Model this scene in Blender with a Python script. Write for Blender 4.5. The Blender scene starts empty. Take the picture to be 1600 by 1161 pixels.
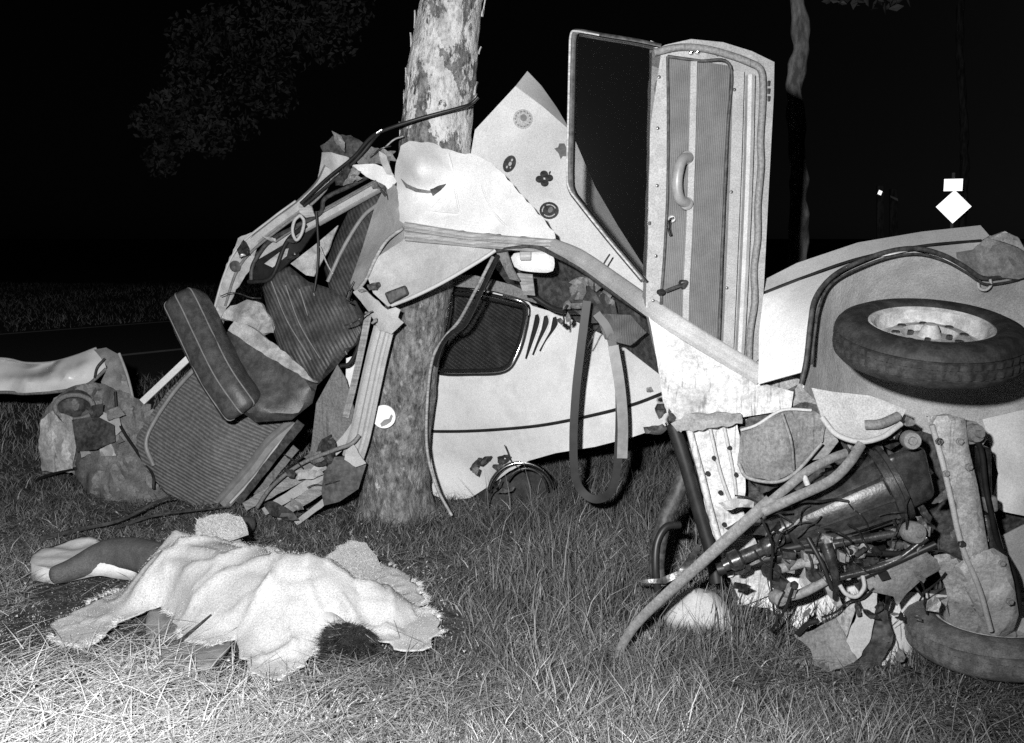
import bpy, bmesh, math, random
import numpy as np
from mathutils import Vector, Matrix, noise, geometry, Quaternion
random.seed(7); RNG = np.random.default_rng(7)
S = bpy.context.scene
COL = S.collection

# ---------------------------------------------------------------- camera, sky, light
CAMZ, FPX, PITCH = 1.45, 1500.0, math.radians(8.0)
cd = bpy.data.cameras.new('camera'); cam = bpy.data.objects.new('camera', cd); COL.objects.link(cam)
cam.location = (0, 0, CAMZ); cam.rotation_euler = (math.radians(90) - PITCH, 0, 0)
cd.sensor_width = 36; cd.lens = 36 * FPX / 1600; cd.clip_end = 2000; cd.clip_start = 0.05
S.camera = cam

W = bpy.data.worlds.new('World'); S.world = W; W.use_nodes = True
nt = W.node_tree; bg = nt.nodes['Background']
sky = nt.nodes.new('ShaderNodeTexSky'); sky.sky_type = 'NISHITA'; sky.sun_disc = False
sky.sun_elevation = math.radians(20); sky.sun_rotation = math.radians(40)
bw = nt.nodes.new('ShaderNodeRGBToBW')                      # the photograph is black and white
nt.links.new(sky.outputs[0], bw.inputs[0]); nt.links.new(bw.outputs[0], bg.inputs[0])
bg.inputs[1].default_value = 0.00016                        # night

ld = bpy.data.lights.new('moon', 'SUN'); moon = bpy.data.objects.new('moon', ld); COL.objects.link(moon)
ld.energy = 0.0015; ld.angle = math.radians(0.5); moon.rotation_euler = (math.radians(70), 0, math.radians(-140))

fd = bpy.data.lights.new('camera_flash', 'SPOT'); flash = bpy.data.objects.new('camera_flash', fd); COL.objects.link(flash)
fd.energy = 1250; fd.shadow_soft_size = 0.035; fd.spot_size = math.radians(105); fd.spot_blend = 0.9
flash.location = (-0.24, 0.0, CAMZ + 0.22)
flash.rotation_euler = (Vector((-1.0, 4.2, 0.95)) - flash.location).to_track_quat('-Z', 'Y').to_euler()

S.view_settings.view_transform = 'Standard'; S.view_settings.look = 'None'
S.view_settings.exposure = 0; S.view_settings.gamma = 1
S.render.engine = 'CYCLES'
S.cycles.max_bounces = 5; S.cycles.transparent_max_bounces = 12
S.cycles.use_denoising = False    # keeps a little grain, as on the film

# ---------------------------------------------------------------- coordinates
CP, SP = math.cos(PITCH), math.sin(PITCH)
def ray(px, py):
    u = (px - 800) / FPX; v = (580.5 - py) / FPX
    return (u, CP + v * SP, -SP + v * CP)
def P(px, py, Y):
    d = ray(px, py); t = Y / d[1]
    return Vector((d[0] * t, Y, CAMZ + d[2] * t))
def H(px, py, h=0.0):
    d = ray(px, py); t = (h - CAMZ) / d[2]
    return Vector((d[0] * t, d[1] * t, h))

# ---------------------------------------------------------------- materials (all grey: a black and white print)
def g(v): return (v, v, v, 1)
def mat(name, a, b=None, rough=0.6, metal=0.0, scale=8.0, lo=0.4, hi=0.62, bump=0.0, bscale=60.0,
        ribs=None, dirt=0.0, grain=0.12, detail=6, stretch=None, spec=0.4, coat=0.0, dent=None, scratch=0.0):
    m = bpy.data.materials.new(name); m.use_nodes = True
    n = m.node_tree.nodes; L = m.node_tree.links; bs = n['Principled BSDF']
    bs.inputs['Roughness'].default_value = rough; bs.inputs['Metallic'].default_value = metal
    bs.inputs['Specular IOR Level'].default_value = spec; bs.inputs['Coat Weight'].default_value = coat
    tc = n.new('ShaderNodeTexCoord'); mp = n.new('ShaderNodeMapping'); L.new(tc.outputs['Object'], mp.inputs[0])
    if stretch: mp.inputs['Scale'].default_value = stretch
    src = mp.outputs[0]
    nz = n.new('ShaderNodeTexNoise'); nz.inputs['Scale'].default_value = scale; nz.inputs['Detail'].default_value = detail
    nz.inputs['Roughness'].default_value = 0.62
    L.new(src, nz.inputs['Vector'])
    rp = n.new('ShaderNodeValToRGB'); rp.color_ramp.elements[0].position = lo; rp.color_ramp.elements[1].position = hi
    rp.color_ramp.elements[0].color = g(a); rp.color_ramp.elements[1].color = g(a if b is None else b)
    L.new(nz.outputs['Fac'], rp.inputs[0]); col = rp.outputs[0]
    if dirt > 0:
        n2 = n.new('ShaderNodeTexNoise'); n2.inputs['Scale'].default_value = 6.5; n2.inputs['Detail'].default_value = 9
        n2.inputs['Roughness'].default_value = 0.72; L.new(tc.outputs['Object'], n2.inputs['Vector'])
        r2 = n.new('ShaderNodeValToRGB'); r2.color_ramp.elements[0].position = 0.5; r2.color_ramp.elements[1].position = 0.72
        r2.color_ramp.elements[0].color = g(0); r2.color_ramp.elements[1].color = g(dirt)
        L.new(n2.outputs['Fac'], r2.inputs[0])
        mx = n.new('ShaderNodeMixRGB'); L.new(r2.outputs[0], mx.inputs[0]); L.new(col, mx.inputs[1]); mx.inputs[2].default_value = g(0.09)
        col = mx.outputs[0]
    if grain > 0:
        n3 = n.new('ShaderNodeTexNoise'); n3.inputs['Scale'].default_value = 210; n3.inputs['Detail'].default_value = 2
        L.new(tc.outputs['Object'], n3.inputs['Vector'])
        mr = n.new('ShaderNodeMapRange'); mr.inputs[1].default_value = 0.3; mr.inputs[2].default_value = 0.7
        mr.inputs[3].default_value = 1 - grain; mr.inputs[4].default_value = 1 + grain * 0.6
        L.new(n3.outputs['Fac'], mr.inputs[0])
        mm = n.new('ShaderNodeMixRGB'); mm.blend_type = 'MULTIPLY'; mm.inputs[0].default_value = 1
        L.new(col, mm.inputs[1]); L.new(mr.outputs[0], mm.inputs[2]); col = mm.outputs[0]
    if scratch > 0.4:      # fine scrapes in two directions
        for rot, sc in ((0.5, 1.0), (-0.9, 0.7)):
            ms = n.new('ShaderNodeMapping'); L.new(tc.outputs['Object'], ms.inputs[0]); ms.inputs['Rotation'].default_value = (0, rot, 0); ms.inputs['Scale'].default_value = (90 * sc, 30, 3)
            ns = n.new('ShaderNodeTexNoise'); ns.inputs['Scale'].default_value = 1.0; ns.inputs['Detail'].default_value = 3; L.new(ms.outputs[0], ns.inputs['Vector'])
            rs = n.new('ShaderNodeValToRGB'); rs.color_ramp.elements[0].position = 0.62; rs.color_ramp.elements[1].position = 0.72
            rs.color_ramp.elements[0].color = g(1); rs.color_ramp.elements[1].color = g(1 - scratch); L.new(ns.outputs['Fac'], rs.inputs[0])
            mq = n.new('ShaderNodeMixRGB'); mq.blend_type = 'MULTIPLY'; mq.inputs[0].default_value = 1; L.new(col, mq.inputs[1]); L.new(rs.outputs[0], mq.inputs[2]); col = mq.outputs[0]
    hgt = None
    if dent:
        nd = n.new('ShaderNodeTexNoise'); nd.noise_type = 'RIDGED_MULTIFRACTAL'; nd.inputs['Scale'].default_value = dent[0]; nd.inputs['Detail'].default_value = 3; nd.normalize = True
        L.new(tc.outputs['Object'], nd.inputs['Vector'])
        bd_ = n.new('ShaderNodeBump'); bd_.inputs['Strength'].default_value = 1; bd_.inputs['Distance'].default_value = dent[1]; L.new(nd.outputs['Fac'], bd_.inputs['Height'])
        hgt = bd_.outputs[0]; L.new(hgt, bs.inputs['Normal'])
    if ribs:
        per, ang, axis, depth, contrast = ribs   # period in m, angle in the XZ plane, groove contrast
        m2 = n.new('ShaderNodeMapping'); L.new(tc.outputs['Object'], m2.inputs[0]); m2.inputs['Rotation'].default_value = (0, ang, 0)
        wv = n.new('ShaderNodeTexWave'); wv.inputs['Scale'].default_value = 0.314 / per
        wv.bands_direction = axis; wv.inputs['Distortion'].default_value = 1.1; wv.inputs['Detail'].default_value = 2; wv.inputs['Detail Scale'].default_value = 0.35
        L.new(m2.outputs[0], wv.inputs['Vector'])
        mr2 = n.new('ShaderNodeMapRange'); mr2.inputs[3].default_value = 1 - contrast; mr2.inputs[4].default_value = 1
        L.new(wv.outputs['Fac'], mr2.inputs[0])
        mm2 = n.new('ShaderNodeMixRGB'); mm2.blend_type = 'MULTIPLY'; mm2.inputs[0].default_value = 1
        L.new(col, mm2.inputs[1]); L.new(mr2.outputs[0], mm2.inputs[2]); col = mm2.outputs[0]
        b2 = n.new('ShaderNodeBump'); b2.inputs['Strength'].default_value = 0.8; b2.inputs['Distance'].default_value = depth
        L.new(wv.outputs['Fac'], b2.inputs['Height'])
        if hgt: L.new(hgt, b2.inputs['Normal'])
        hgt = b2.outputs[0]
        L.new(hgt, bs.inputs['Normal'])
    if bump > 0:
        n4 = n.new('ShaderNodeTexNoise'); n4.inputs['Scale'].default_value = bscale; n4.inputs['Detail'].default_value = 5
        L.new(src, n4.inputs['Vector'])
        b = n.new('ShaderNodeBump'); b.inputs['Strength'].default_value = 0.9; b.inputs['Distance'].default_value = bump
        L.new(n4.outputs['Fac'], b.inputs['Height'])
        if hgt: L.new(hgt, b.inputs['Normal'])
        L.new(b.outputs[0], bs.inputs['Normal'])
    L.new(col, bs.inputs['Base Color'])
    return m

M = {}
M['white'] = mat('white_paint', 0.66, 0.73, 0.6, scale=5, dirt=0.22, bump=0.0012, bscale=30, grain=0.2, dent=(2.6, 0.012), scratch=0.25)
M['dirtw'] = mat('scuffed_white_paint', 0.42, 0.6, 0.6, scale=60, dirt=0.6, bump=0.003, bscale=50, grain=0.25, dent=(6, 0.02), scratch=0.5)
M['clean'] = mat('hood_paint', 0.54, 0.64, 0.4, scale=4, dirt=0.06, bump=0.001, bscale=12, grain=0.22)
M['dirty'] = mat('dirty_paint', 0.3, 0.46, 0.7, scale=70, dirt=0.55, detail=10, bump=0.003, bscale=40, grain=0.3, dent=(5, 0.03), scratch=0.5)
M['mud'] = mat('muddy_steel', 0.17, 0.26, 0.65, scale=60, lo=0.36, hi=0.62, detail=8, dirt=0.35, bump=0.0012, bscale=60, grain=0.3)
M['liner'] = mat('dusty_wheel_well', 0.38, 0.52, 0.85, scale=7, dirt=0.25, bump=0.002, bscale=80, grain=0.3)
M['lining'] = mat('grey_white_steel', 0.37, 0.46, 0.7, scale=8, dirt=0.35, bump=0.0015, bscale=90, grain=0.22, dent=(4, 0.012), scratch=0.35)
M['gutter'] = mat('grey_gutter', 0.24, 0.42, 0.55, scale=30, dirt=0.3, stretch=(0.3, 1, 3), grain=0.2)
M['arm'] = mat('dull_rusty_tube', 0.13, 0.2, 0.7, scale=60, dirt=0.3, bump=0.001, bscale=120, grain=0.25)
M['doorpaint'] = mat('door_inner_paint', 0.26, 0.31, 0.55, scale=20, dirt=0.25, grain=0.3, dent=(3, 0.008))
M['floor'] = mat('grimy_floor', 0.03, 0.12, 0.8, scale=40, lo=0.4, hi=0.66, detail=10, dirt=0.5, bump=0.004, grain=0.3, dent=(4, 0.03), scratch=0.3)
M['grey'] = mat('grey_primer', 0.14, 0.22, 0.65, scale=90, lo=0.38, hi=0.6, detail=8, dirt=0.35, bump=0.002, grain=0.25, dent=(5, 0.03), scratch=0.45)
M['dark'] = mat('dark_sheet', 0.025, 0.07, 0.6, scale=40, bump=0.002, grain=0.25, dent=(6, 0.03))
M['black'] = mat('black_rubber', 0.012, 0.02, 0.45, scale=20, grain=0.1)
M['iron'] = mat('greasy_iron', 0.03, 0.10, 0.3, 0.4, scale=30, lo=0.42, hi=0.7, bump=0.001, bscale=80, grain=0.25)
M['castiron'] = mat('gearbox_casting', 0.03, 0.065, 0.36, 0.3, scale=30, bump=0.0008, bscale=110, grain=0.25, dirt=0.2)
M['chrome'] = mat('chrome', 0.75, 0.6, 0.16, 1.0, scale=30, grain=0.1)
M['tyre'] = mat('tyre_rubber', 0.015, 0.045, 0.75, scale=20, bump=0.002, bscale=90, grain=0.35)
M['tyremud'] = mat('dusty_tyre_rubber', 0.10, 0.19, 0.85, scale=24, bump=0.002, bscale=90, grain=0.35)
M['rim'] = mat('dusty_rim', 0.35, 0.62, 0.6, scale=22, dirt=0.5, bump=0.002, bscale=60, grain=0.25)
M['vinyl'] = mat('dark_vinyl', 0.05, 0.10, 0.5, scale=14, ribs=(0.02, math.radians(28), 'X', 0.003, 0.35), bump=0.001, bscale=200, grain=0.3, dent=(4, 0.03))
M['vinylp'] = mat('plain_dark_vinyl', 0.04, 0.075, 0.45, scale=30, bump=0.001, bscale=120, grain=0.25, dent=(5, 0.014), scratch=0.3)
M['seatcloth'] = mat('ribbed_seat_cloth', 0.10, 0.17, 0.7, scale=20, ribs=(0.019, math.radians(55), 'X', 0.004, 0.55), grain=0.2)
M['panelcloth'] = mat('ribbed_panel_cloth', 0.14, 0.21, 0.75, scale=40, ribs=(0.019, math.radians(-25), 'Z', 0.004, 0.5), grain=0.3, dent=(3, 0.015), dirt=0.2)
M['trim'] = mat('ribbed_door_trim', 0.11, 0.15, 0.7, scale=9, ribs=(0.0066, math.radians(-2), 'X', 0.0015, 0.3), grain=0.15)
M['trimpale'] = mat('pale_trim', 0.42, 0.5, 0.5, scale=9)
M['handle'] = mat('grey_plastic', 0.19, 0.25, 0.4, scale=20)
M['foam'] = mat('torn_foam', 0.24, 0.46, 0.95, scale=16, bump=0.008, bscale=35, grain=0.25)
M['wood'] = mat('torn_edge_board', 0.2, 0.36, 0.9, scale=14, stretch=(1, 1, 6), bump=0.003, grain=0.3)
M['fleece'] = mat('fleece', 0.44, 0.55, 0.95, scale=5, bump=0.002, bscale=120, grain=0.3, dent=(3.2, 0.035), dirt=0.12)
M['cotton'] = mat('white_cotton', 0.55, 0.66, 0.9, scale=8, bump=0.006, bscale=14, grain=0.15)
M['rollskin'] = mat('glossy_pale_paint', 0.74, 0.8, 0.3, scale=5, grain=0.12, dirt=0.1, dent=(5, 0.05))
M['trouser'] = mat('dark_trouser_cloth', 0.07, 0.10, 0.9, scale=18, bump=0.004, bscale=22, grain=0.35)
M['hair'] = mat('dark_hair', 0.014, 0.05, 0.35, scale=30, grain=0.1)
M['skin'] = mat('skin', 0.38, 0.42, 0.55, scale=12, grain=0.1)
M['asphalt'] = mat('asphalt', 0.05, 0.075, 0.85, scale=40, bump=0.004, bscale=150, grain=0.3)
M['line'] = mat('road_paint', 0.6, 0.75, 0.8, scale=14, grain=0.3)
M['twig'] = mat('twig_bark', 0.02, 0.06, 0.8, scale=30)
M['farbark'] = mat('dark_bark', 0.05, 0.16, 0.9, scale=9, stretch=(2, 2, 0.5), bump=0.01, bscale=12, grain=0.3)
M['bgbark'] = mat('pale_grey_bark', 0.12, 0.42, 0.9, scale=6, stretch=(2, 2, 0.7), bump=0.01, bscale=12, grain=0.3)
M['dimleaf'] = mat('dark_leaf', 0.02, 0.10, 0.8, scale=2.5)
M['leaf'] = mat('leaf', 0.05, 0.12, 0.55, scale=3)
M['sticker'] = mat('dark_sticker', 0.02, 0.05, 0.4, scale=60)
M['stickerm'] = mat('mid_sticker', 0.12, 0.16, 0.5, scale=60)
M['stickerp'] = mat('pale_sticker_print', 0.27, 0.45, 0.5, scale=190, lo=0.45, hi=0.55)
M['disc'] = mat('white_disc', 0.88, 0.9, 0.5, scale=20, grain=0.05)
M['post'] = mat('post_paint', 0.5, 0.6, 0.7, scale=9)
# retro-reflective sheeting: sends light back where it came from
M['retro'] = mat('reflective_sheeting', 0.95, 0.95, 0.30, 1.0, grain=0)
M['bark'] = None

def glass_mat():
    m = bpy.data.materials.new('window_glass'); m.use_nodes = True
    n = m.node_tree.nodes; L = m.node_tree.links; out = n['Material Output']; n.remove(n['Principled BSDF'])
    t = n.new('ShaderNodeBsdfTransparent'); t.inputs[0].default_value = g(0.72)
    s = n.new('ShaderNodeBsdfGlossy'); s.inputs['Roughness'].default_value = 0.08; s.inputs[0].default_value = g(0.9)
    f = n.new('ShaderNodeFresnel'); f.inputs[0].default_value = 1.5
    x = n.new('ShaderNodeMixShader'); L.new(f.outputs[0], x.inputs[0]); L.new(t.outputs[0], x.inputs[1]); L.new(s.outputs[0], x.inputs[2])
    df = n.new('ShaderNodeBsdfDiffuse'); df.inputs[0].default_value = g(0.5)     # dust on the pane
    x2 = n.new('ShaderNodeMixShader'); x2.inputs[0].default_value = 0.003; L.new(x.outputs[0], x2.inputs[1]); L.new(df.outputs[0], x2.inputs[2])
    L.new(x2.outputs[0], out.inputs[0]); return m
M['glass'] = glass_mat()

def bark_mat():
    m = bpy.data.materials.new('flaking_bark'); m.use_nodes = True
    n = m.node_tree.nodes; L = m.node_tree.links; bs = n['Principled BSDF']; bs.inputs['Roughness'].default_value = 0.9
    bs.inputs['Specular IOR Level'].default_value = 0.2
    tc = n.new('ShaderNodeTexCoord'); mp = n.new('ShaderNodeMapping'); mp.inputs['Scale'].default_value = (1, 1, 0.5)
    L.new(tc.outputs['Object'], mp.inputs[0])
    def nz(sc, det, ro=0.65):
        x = n.new('ShaderNodeTexNoise'); x.inputs['Scale'].default_value = sc; x.inputs['Detail'].default_value = det
        x.inputs['Roughness'].default_value = ro; L.new(mp.outputs[0], x.inputs['Vector']); return x.outputs['Fac']
    def ramp(src, p0, p1, c0, c1):
        r = n.new('ShaderNodeValToRGB'); r.color_ramp.elements[0].position = p0; r.color_ramp.elements[1].position = p1
        r.color_ramp.elements[0].color = g(c0); r.color_ramp.elements[1].color = g(c1); L.new(src, r.inputs[0]); return r.outputs[0]
    sep = n.new('ShaderNodeSeparateXYZ'); geo = n.new('ShaderNodeNewGeometry'); L.new(geo.outputs['Position'], sep.inputs[0])
    hm = n.new('ShaderNodeMapRange'); hm.inputs[1].default_value = 1.1; hm.inputs[2].default_value = 2.4   # lichen and peeled wood grow thicker higher up
    hm.inputs[3].default_value = -0.13; hm.inputs[4].default_value = 0.08; L.new(sep.outputs[2], hm.inputs[0])
    ad = n.new('ShaderNodeMath'); ad.operation = 'ADD'; L.new(nz(7.5, 8), ad.inputs[0]); L.new(hm.outputs[0], ad.inputs[1])
    patch = ramp(ad.outputs[0], 0.5, 0.535, 0, 1)
    dark = ramp(nz(26, 9, 0.75), 0.35, 0.62, 0.045, 0.34)
    pale = ramp(nz(16, 9, 0.7), 0.32, 0.6, 0.36, 0.78)
    mx = n.new('ShaderNodeMixRGB'); L.new(patch, mx.inputs[0]); L.new(dark, mx.inputs[1]); L.new(pale, mx.inputs[2])
    fl = ramp(nz(30, 6, 0.6), 0.6, 0.66, 0, 0.85)
    mf = n.new('ShaderNodeMixRGB'); L.new(fl, mf.inputs[0]); L.new(mx.outputs[0], mf.inputs[1]); mf.inputs[2].default_value = g(0.4); mx = mf
    vo = n.new('ShaderNodeTexVoronoi'); vo.feature = 'DISTANCE_TO_EDGE'; vo.inputs['Scale'].default_value = 24
    L.new(mp.outputs[0], vo.inputs['Vector'])
    crack = ramp(nz(60, 10, 0.75), 0.36, 0.52, 0.45, 1)
    mm = n.new('ShaderNodeMixRGB'); mm.blend_type = 'MULTIPLY'; mm.inputs[0].default_value = 1
    L.new(mx.outputs[0], mm.inputs[1]); L.new(crack, mm.inputs[2]); L.new(mm.outputs[0], bs.inputs['Base Color'])
    b1 = n.new('ShaderNodeBump'); b1.inputs['Distance'].default_value = 0.03; b1.inputs['Strength'].default_value = 1; L.new(nz(34, 8), b1.inputs['Height'])
    b2 = n.new('ShaderNodeBump'); b2.inputs['Distance'].default_value = 0.008; b2.inputs['Strength'].default_value = 0.9; L.new(patch, b2.inputs['Height'])
    L.new(b1.outputs[0], b2.inputs['Normal']); L.new(b2.outputs[0], bs.inputs['Normal'])
    return m
M['bark'] = bark_mat()

def attr_mat(name, rough=0.85, mult=1.0):
    m = bpy.data.materials.new(name); m.use_nodes = True
    n = m.node_tree.nodes; L = m.node_tree.links; bs = n['Principled BSDF']; bs.inputs['Roughness'].default_value = rough
    bs.inputs['Specular IOR Level'].default_value = 0.25
    a = n.new('ShaderNodeAttribute'); a.attribute_name = 'tone'; L.new(a.outputs['Fac'], bs.inputs['Base Color']); return m
M['blade'] = attr_mat('grass_blade', 0.7)
M['fur'] = attr_mat('fleece_fibre', 0.9)

# ---------------------------------------------------------------- object helpers
WLOC = {}
def link(o, parent=None, origin=Vector((0, 0, 0))):
    COL.objects.link(o); WLOC[o.name] = Vector(origin)
    if parent is not None:
        o.parent = parent; o.location = Vector(origin) - WLOC[parent.name]
    else:
        o.location = origin
    return o
def tag(o, label=None, cat=None, group=None, kind=None):
    if label: o['label'] = label
    if cat: o['category'] = cat
    if group: o['group'] = group
    if kind: o['kind'] = kind
    return o
def empty(name, loc, label, cat, group=None):
    o = bpy.data.objects.new(name, None); o.empty_display_size = 0.1
    link(o, None, Vector(loc)); return tag(o, label, cat, group)
def mk(name, verts, faces, m, parent=None, smooth=True, origin=None, mats=None, fmat=None):
    v = np.array([tuple(p) for p in verts], dtype=float)
    if origin is None:
        origin = Vector(v.mean(axis=0))
        if parent is None: origin.z = float(v[:, 2].min())
    me = bpy.data.meshes.new(name); me.from_pydata((v - np.array(origin)).tolist(), [], faces)
    for x in (mats or [m]): me.materials.append(x)
    if fmat is not None: me.polygons.foreach_set('material_index', fmat)
    if smooth: me.polygons.foreach_set('use_smooth', [True] * len(me.polygons))
    me.update(); o = bpy.data.objects.new(name, me); return link(o, parent, origin)

def crisp(o, deg=38):
    e = o.modifiers.new('crisp_edges', 'EDGE_SPLIT'); e.split_angle = math.radians(deg); return o
def tps(ctrl):
    c = np.array(ctrl, float); X = c[:, :2] / 100.0; n = len(X)
    def U(r2): return np.where(r2 > 1e-12, 0.5 * r2 * np.log(r2 + 1e-12), 0)
    D = ((X[:, None] - X[None]) ** 2).sum(-1)
    A = np.zeros((n + 3, n + 3)); A[:n, :n] = U(D) + np.eye(n) * 0.02; A[:n, n] = 1; A[:n, n + 1:] = X; A[n, :n] = 1; A[n + 1:, :n] = X.T
    w = np.linalg.lstsq(A, np.concatenate([c[:, 2], [0, 0, 0]]), rcond=None)[0]
    lo, hi = c[:, 2].min() - 0.12, c[:, 2].max() + 0.12
    def f(x, y):
        p = np.array([x, y]) / 100.0; r2 = ((X - p) ** 2).sum(-1)
        return float(np.clip(U(r2) @ w[:n] + w[n] + p @ w[n + 1:], lo, hi))
    return f
def inside(poly, x, y):
    c = False; j = len(poly) - 1
    for i in range(len(poly)):
        xi, yi = poly[i][:2]; xj, yj = poly[j][:2]
        if (yi > y) != (yj > y) and x < (xj - xi) * (y - yi) / (yj - yi) + xi: c = not c
        j = i
    return c
def densify(poly, step, jag=0, curve=False):
    pts = [Vector(p[:2]) for p in poly]; n = len(pts); out = []
    for i in range(n):
        a, b = pts[i], pts[(i + 1) % n]; k = max(1, int((b - a).length / step))
        for s in range(k):
            t = s / k
            if curve:
                p0, p3 = pts[i - 1], pts[(i + 2) % n]
                q = 0.5 * ((2 * a) + (b - p0) * t + (2 * p0 - 5 * a + 4 * b - p3) * t * t + (3 * a - p0 - 3 * b + p3) * t ** 3)
            else: q = a.lerp(b, t)
            if jag and s > 0: q = q + Vector((random.uniform(-jag, jag), random.uniform(-jag, jag)))
            out.append(q)
    return out
def crease(p, freq, seed):
    n1 = noise.noise(p * freq + Vector((seed * 3.7, 0, 0))); n2 = noise.noise(p * freq * 0.8 + Vector((1.7, seed * 2.3, 9))); n3 = noise.noise(p * freq * 2.6 + Vector((0, seed * 1.3, 5)))
    return 0.6 * n1 + 1.3 * (0.25 - abs(n2)) + 0.5 * (0.25 - abs(n3))
def sheet(name, pts, m, parent, th=0.005, res=11, crumple=0.006, freq=9.0, ctl=(), holes=(), jag=0.0, curve=False, seed=0, bulge=0.0, fn=None, off=0.0, puff=0.0, smooth=True):
    """sheet of metal/cloth: outline given as points with their own distance Y, surface bends between them; real thickness"""
    f = fn or tps([tuple(p) for p in pts] + list(ctl))
    bd = densify(pts, res, jag, curve); hb = [densify(h, res * 0.7, 0, curve) for h in holes]
    v2 = list(bd); edges = [(i, (i + 1) % len(bd)) for i in range(len(bd))]
    for h in hb:
        k = len(v2); v2 += h; edges += [(k + i, k + (i + 1) % len(h)) for i in range(len(h))]
    xs = [p.x for p in bd]; ys = [p.y for p in bd]
    yy = min(ys) + res * 0.5; row = 0
    while yy < max(ys):
        xx = min(xs) + (res * 0.5 if row % 2 else res)
        while xx < max(xs):
            if inside(bd, xx, yy) and min((Vector((xx, yy)) - q).length for q in v2[:len(bd)]) > res * 0.45: v2.append(Vector((xx + random.uniform(-1, 1) * res * 0.12, yy + random.uniform(-1, 1) * res * 0.12)))
            xx += res
        yy += res * 0.87; row += 1
    vo, eo, fo, ov, oe, of = geometry.delaunay_2d_cdt(v2, edges, [], 0, 1e-4)
    faces = []
    for t in fo:
        cx = sum(vo[i].x for i in t) / len(t); cy = sum(vo[i].y for i in t) / len(t)
        if not inside(bd, cx, cy) or any(inside(h, cx, cy) for h in hb): continue
        faces.append(list(t))
    used = sorted({i for t in faces for i in t}); idx = {k: i for i, k in enumerate(used)}
    V = []
    cxm, cym = sum(xs) / len(xs), sum(ys) / len(ys)
    for k in used:
        x, y = vo[k]; Y = f(x, y) - off
        p = P(x, y, Y)
        if crumple: Y += crumple * crease(p, freq, seed)
        if puff or bulge:
            e = min((Vector((x, y)) - q).length for q in bd); r = puff and min(1, e / puff) or 0
            Y -= bulge * math.sqrt(max(0, 1 - (1 - r) ** 2))
        V.append(P(x, y, Y))
    F = []
    for t in faces:
        t = [idx[i] for i in t]; nrm = (V[t[1]] - V[t[0]]).cross(V[t[2]] - V[t[0]])
        if nrm.dot(Vector((0, 0, CAMZ)) - V[t[0]]) < 0: t.reverse()
        F.append(t)
    o = mk(name, V, F, m, parent, smooth)
    if th:
        s = o.modifiers.new('thickness', 'SOLIDIFY'); s.thickness = th; s.offset = -1
    if smooth: crisp(o)
    o_f = f
    return o, o_f
def spline(pts, n=10):
    p = [Vector(q) for q in pts]
    if len(p) < 3: return [p[0].lerp(p[1], i / n) for i in range(n + 1)]
    out = []
    for i in range(len(p) - 1):
        a, b = p[i], p[i + 1]; p0 = p[i - 1] if i else a * 2 - b; p3 = p[i + 2] if i + 2 < len(p) else b * 2 - a
        for s in range(n):
            t = s / n
            out.append(0.5 * ((2 * a) + (b - p0) * t + (2 * p0 - 5 * a + 4 * b - p3) * t * t + (3 * a - p0 - 3 * b + p3) * t ** 3))
    out.append(p[-1]); return out
def frames(path, up=Vector((0, -1, 0))):
    fr = []; 
    for i, p in enumerate(path):
        d = (path[min(i + 1, len(path) - 1)] - path[max(i - 1, 0)]).normalized()
        s = d.cross(up)
        if s.length < 1e-4: s = d.cross(Vector((1, 0, 0.2)))
        s.normalize(); fr.append((p, d, s, s.cross(d).normalized()))
    return fr
def sweep(name, pts, prof, m, parent, n=8, up=Vector((0, -1, 0)), smooth=True, scale=None, closed=False):
    """prof: closed list of (side, depth); 'depth' positive points at `up`"""
    path = spline(pts + [pts[0]] if closed else pts, n); fr = frames(path, up); V = []; F = []; k = len(prof)
    for i, (p, d, s, u) in enumerate(fr):
        q = scale[0] + (scale[1] - scale[0]) * i / (len(fr) - 1) if scale else 1
        V += [p + s * a * q + u * b * q for a, b in prof]
    for i in range(len(fr) - 1):
        for j in range(k):
            a = i * k + j; b = i * k + (j + 1) % k; F.append([a, b, b + k, a + k])
    F.append(list(range(k))[::-1]); F.append([(len(fr) - 1) * k + j for j in range(k)])
    o = mk(name, V, F, m, parent, smooth)
    if smooth: crisp(o, 40)
    return o
def circ(r, k=10, sy=1.0): return [(r * math.cos(2 * math.pi * j / k), r * sy * math.sin(2 * math.pi * j / k)) for j in range(k)]
def tube(name, pts, r, m, parent, n=8, k=10, sy=1.0, scale=None, closed=False):
    return sweep(name, pts, circ(r, k, sy), m, parent, n, scale=scale, closed=closed)
def px(pts): return [P(*p) for p in pts]
def lathe(prof, axis_o, axis_d, name, m, parent, k=40, smooth=True, mod=None):
    d = Vector(axis_d).normalized(); s = d.cross(Vector((0, 1, 0.03))).normalized(); u = s.cross(d)
    V = []; F = []; n = len(prof)
    for i in range(k):
        a = 2 * math.pi * i / k
        for j, (r, z) in enumerate(prof):
            rr = r * (mod(a, j) if mod else 1); V.append(Vector(axis_o) + d * z + (s * math.cos(a) + u * math.sin(a)) * rr)
    for i in range(k):
        for j in range(n - 1):
            a = i * n + j; b = ((i + 1) % k) * n + j; F.append([a, a + 1, b + 1, b])
    o = mk(name, V, F, m, parent, smooth)
    if smooth: crisp(o, 40)
    return o
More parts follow.
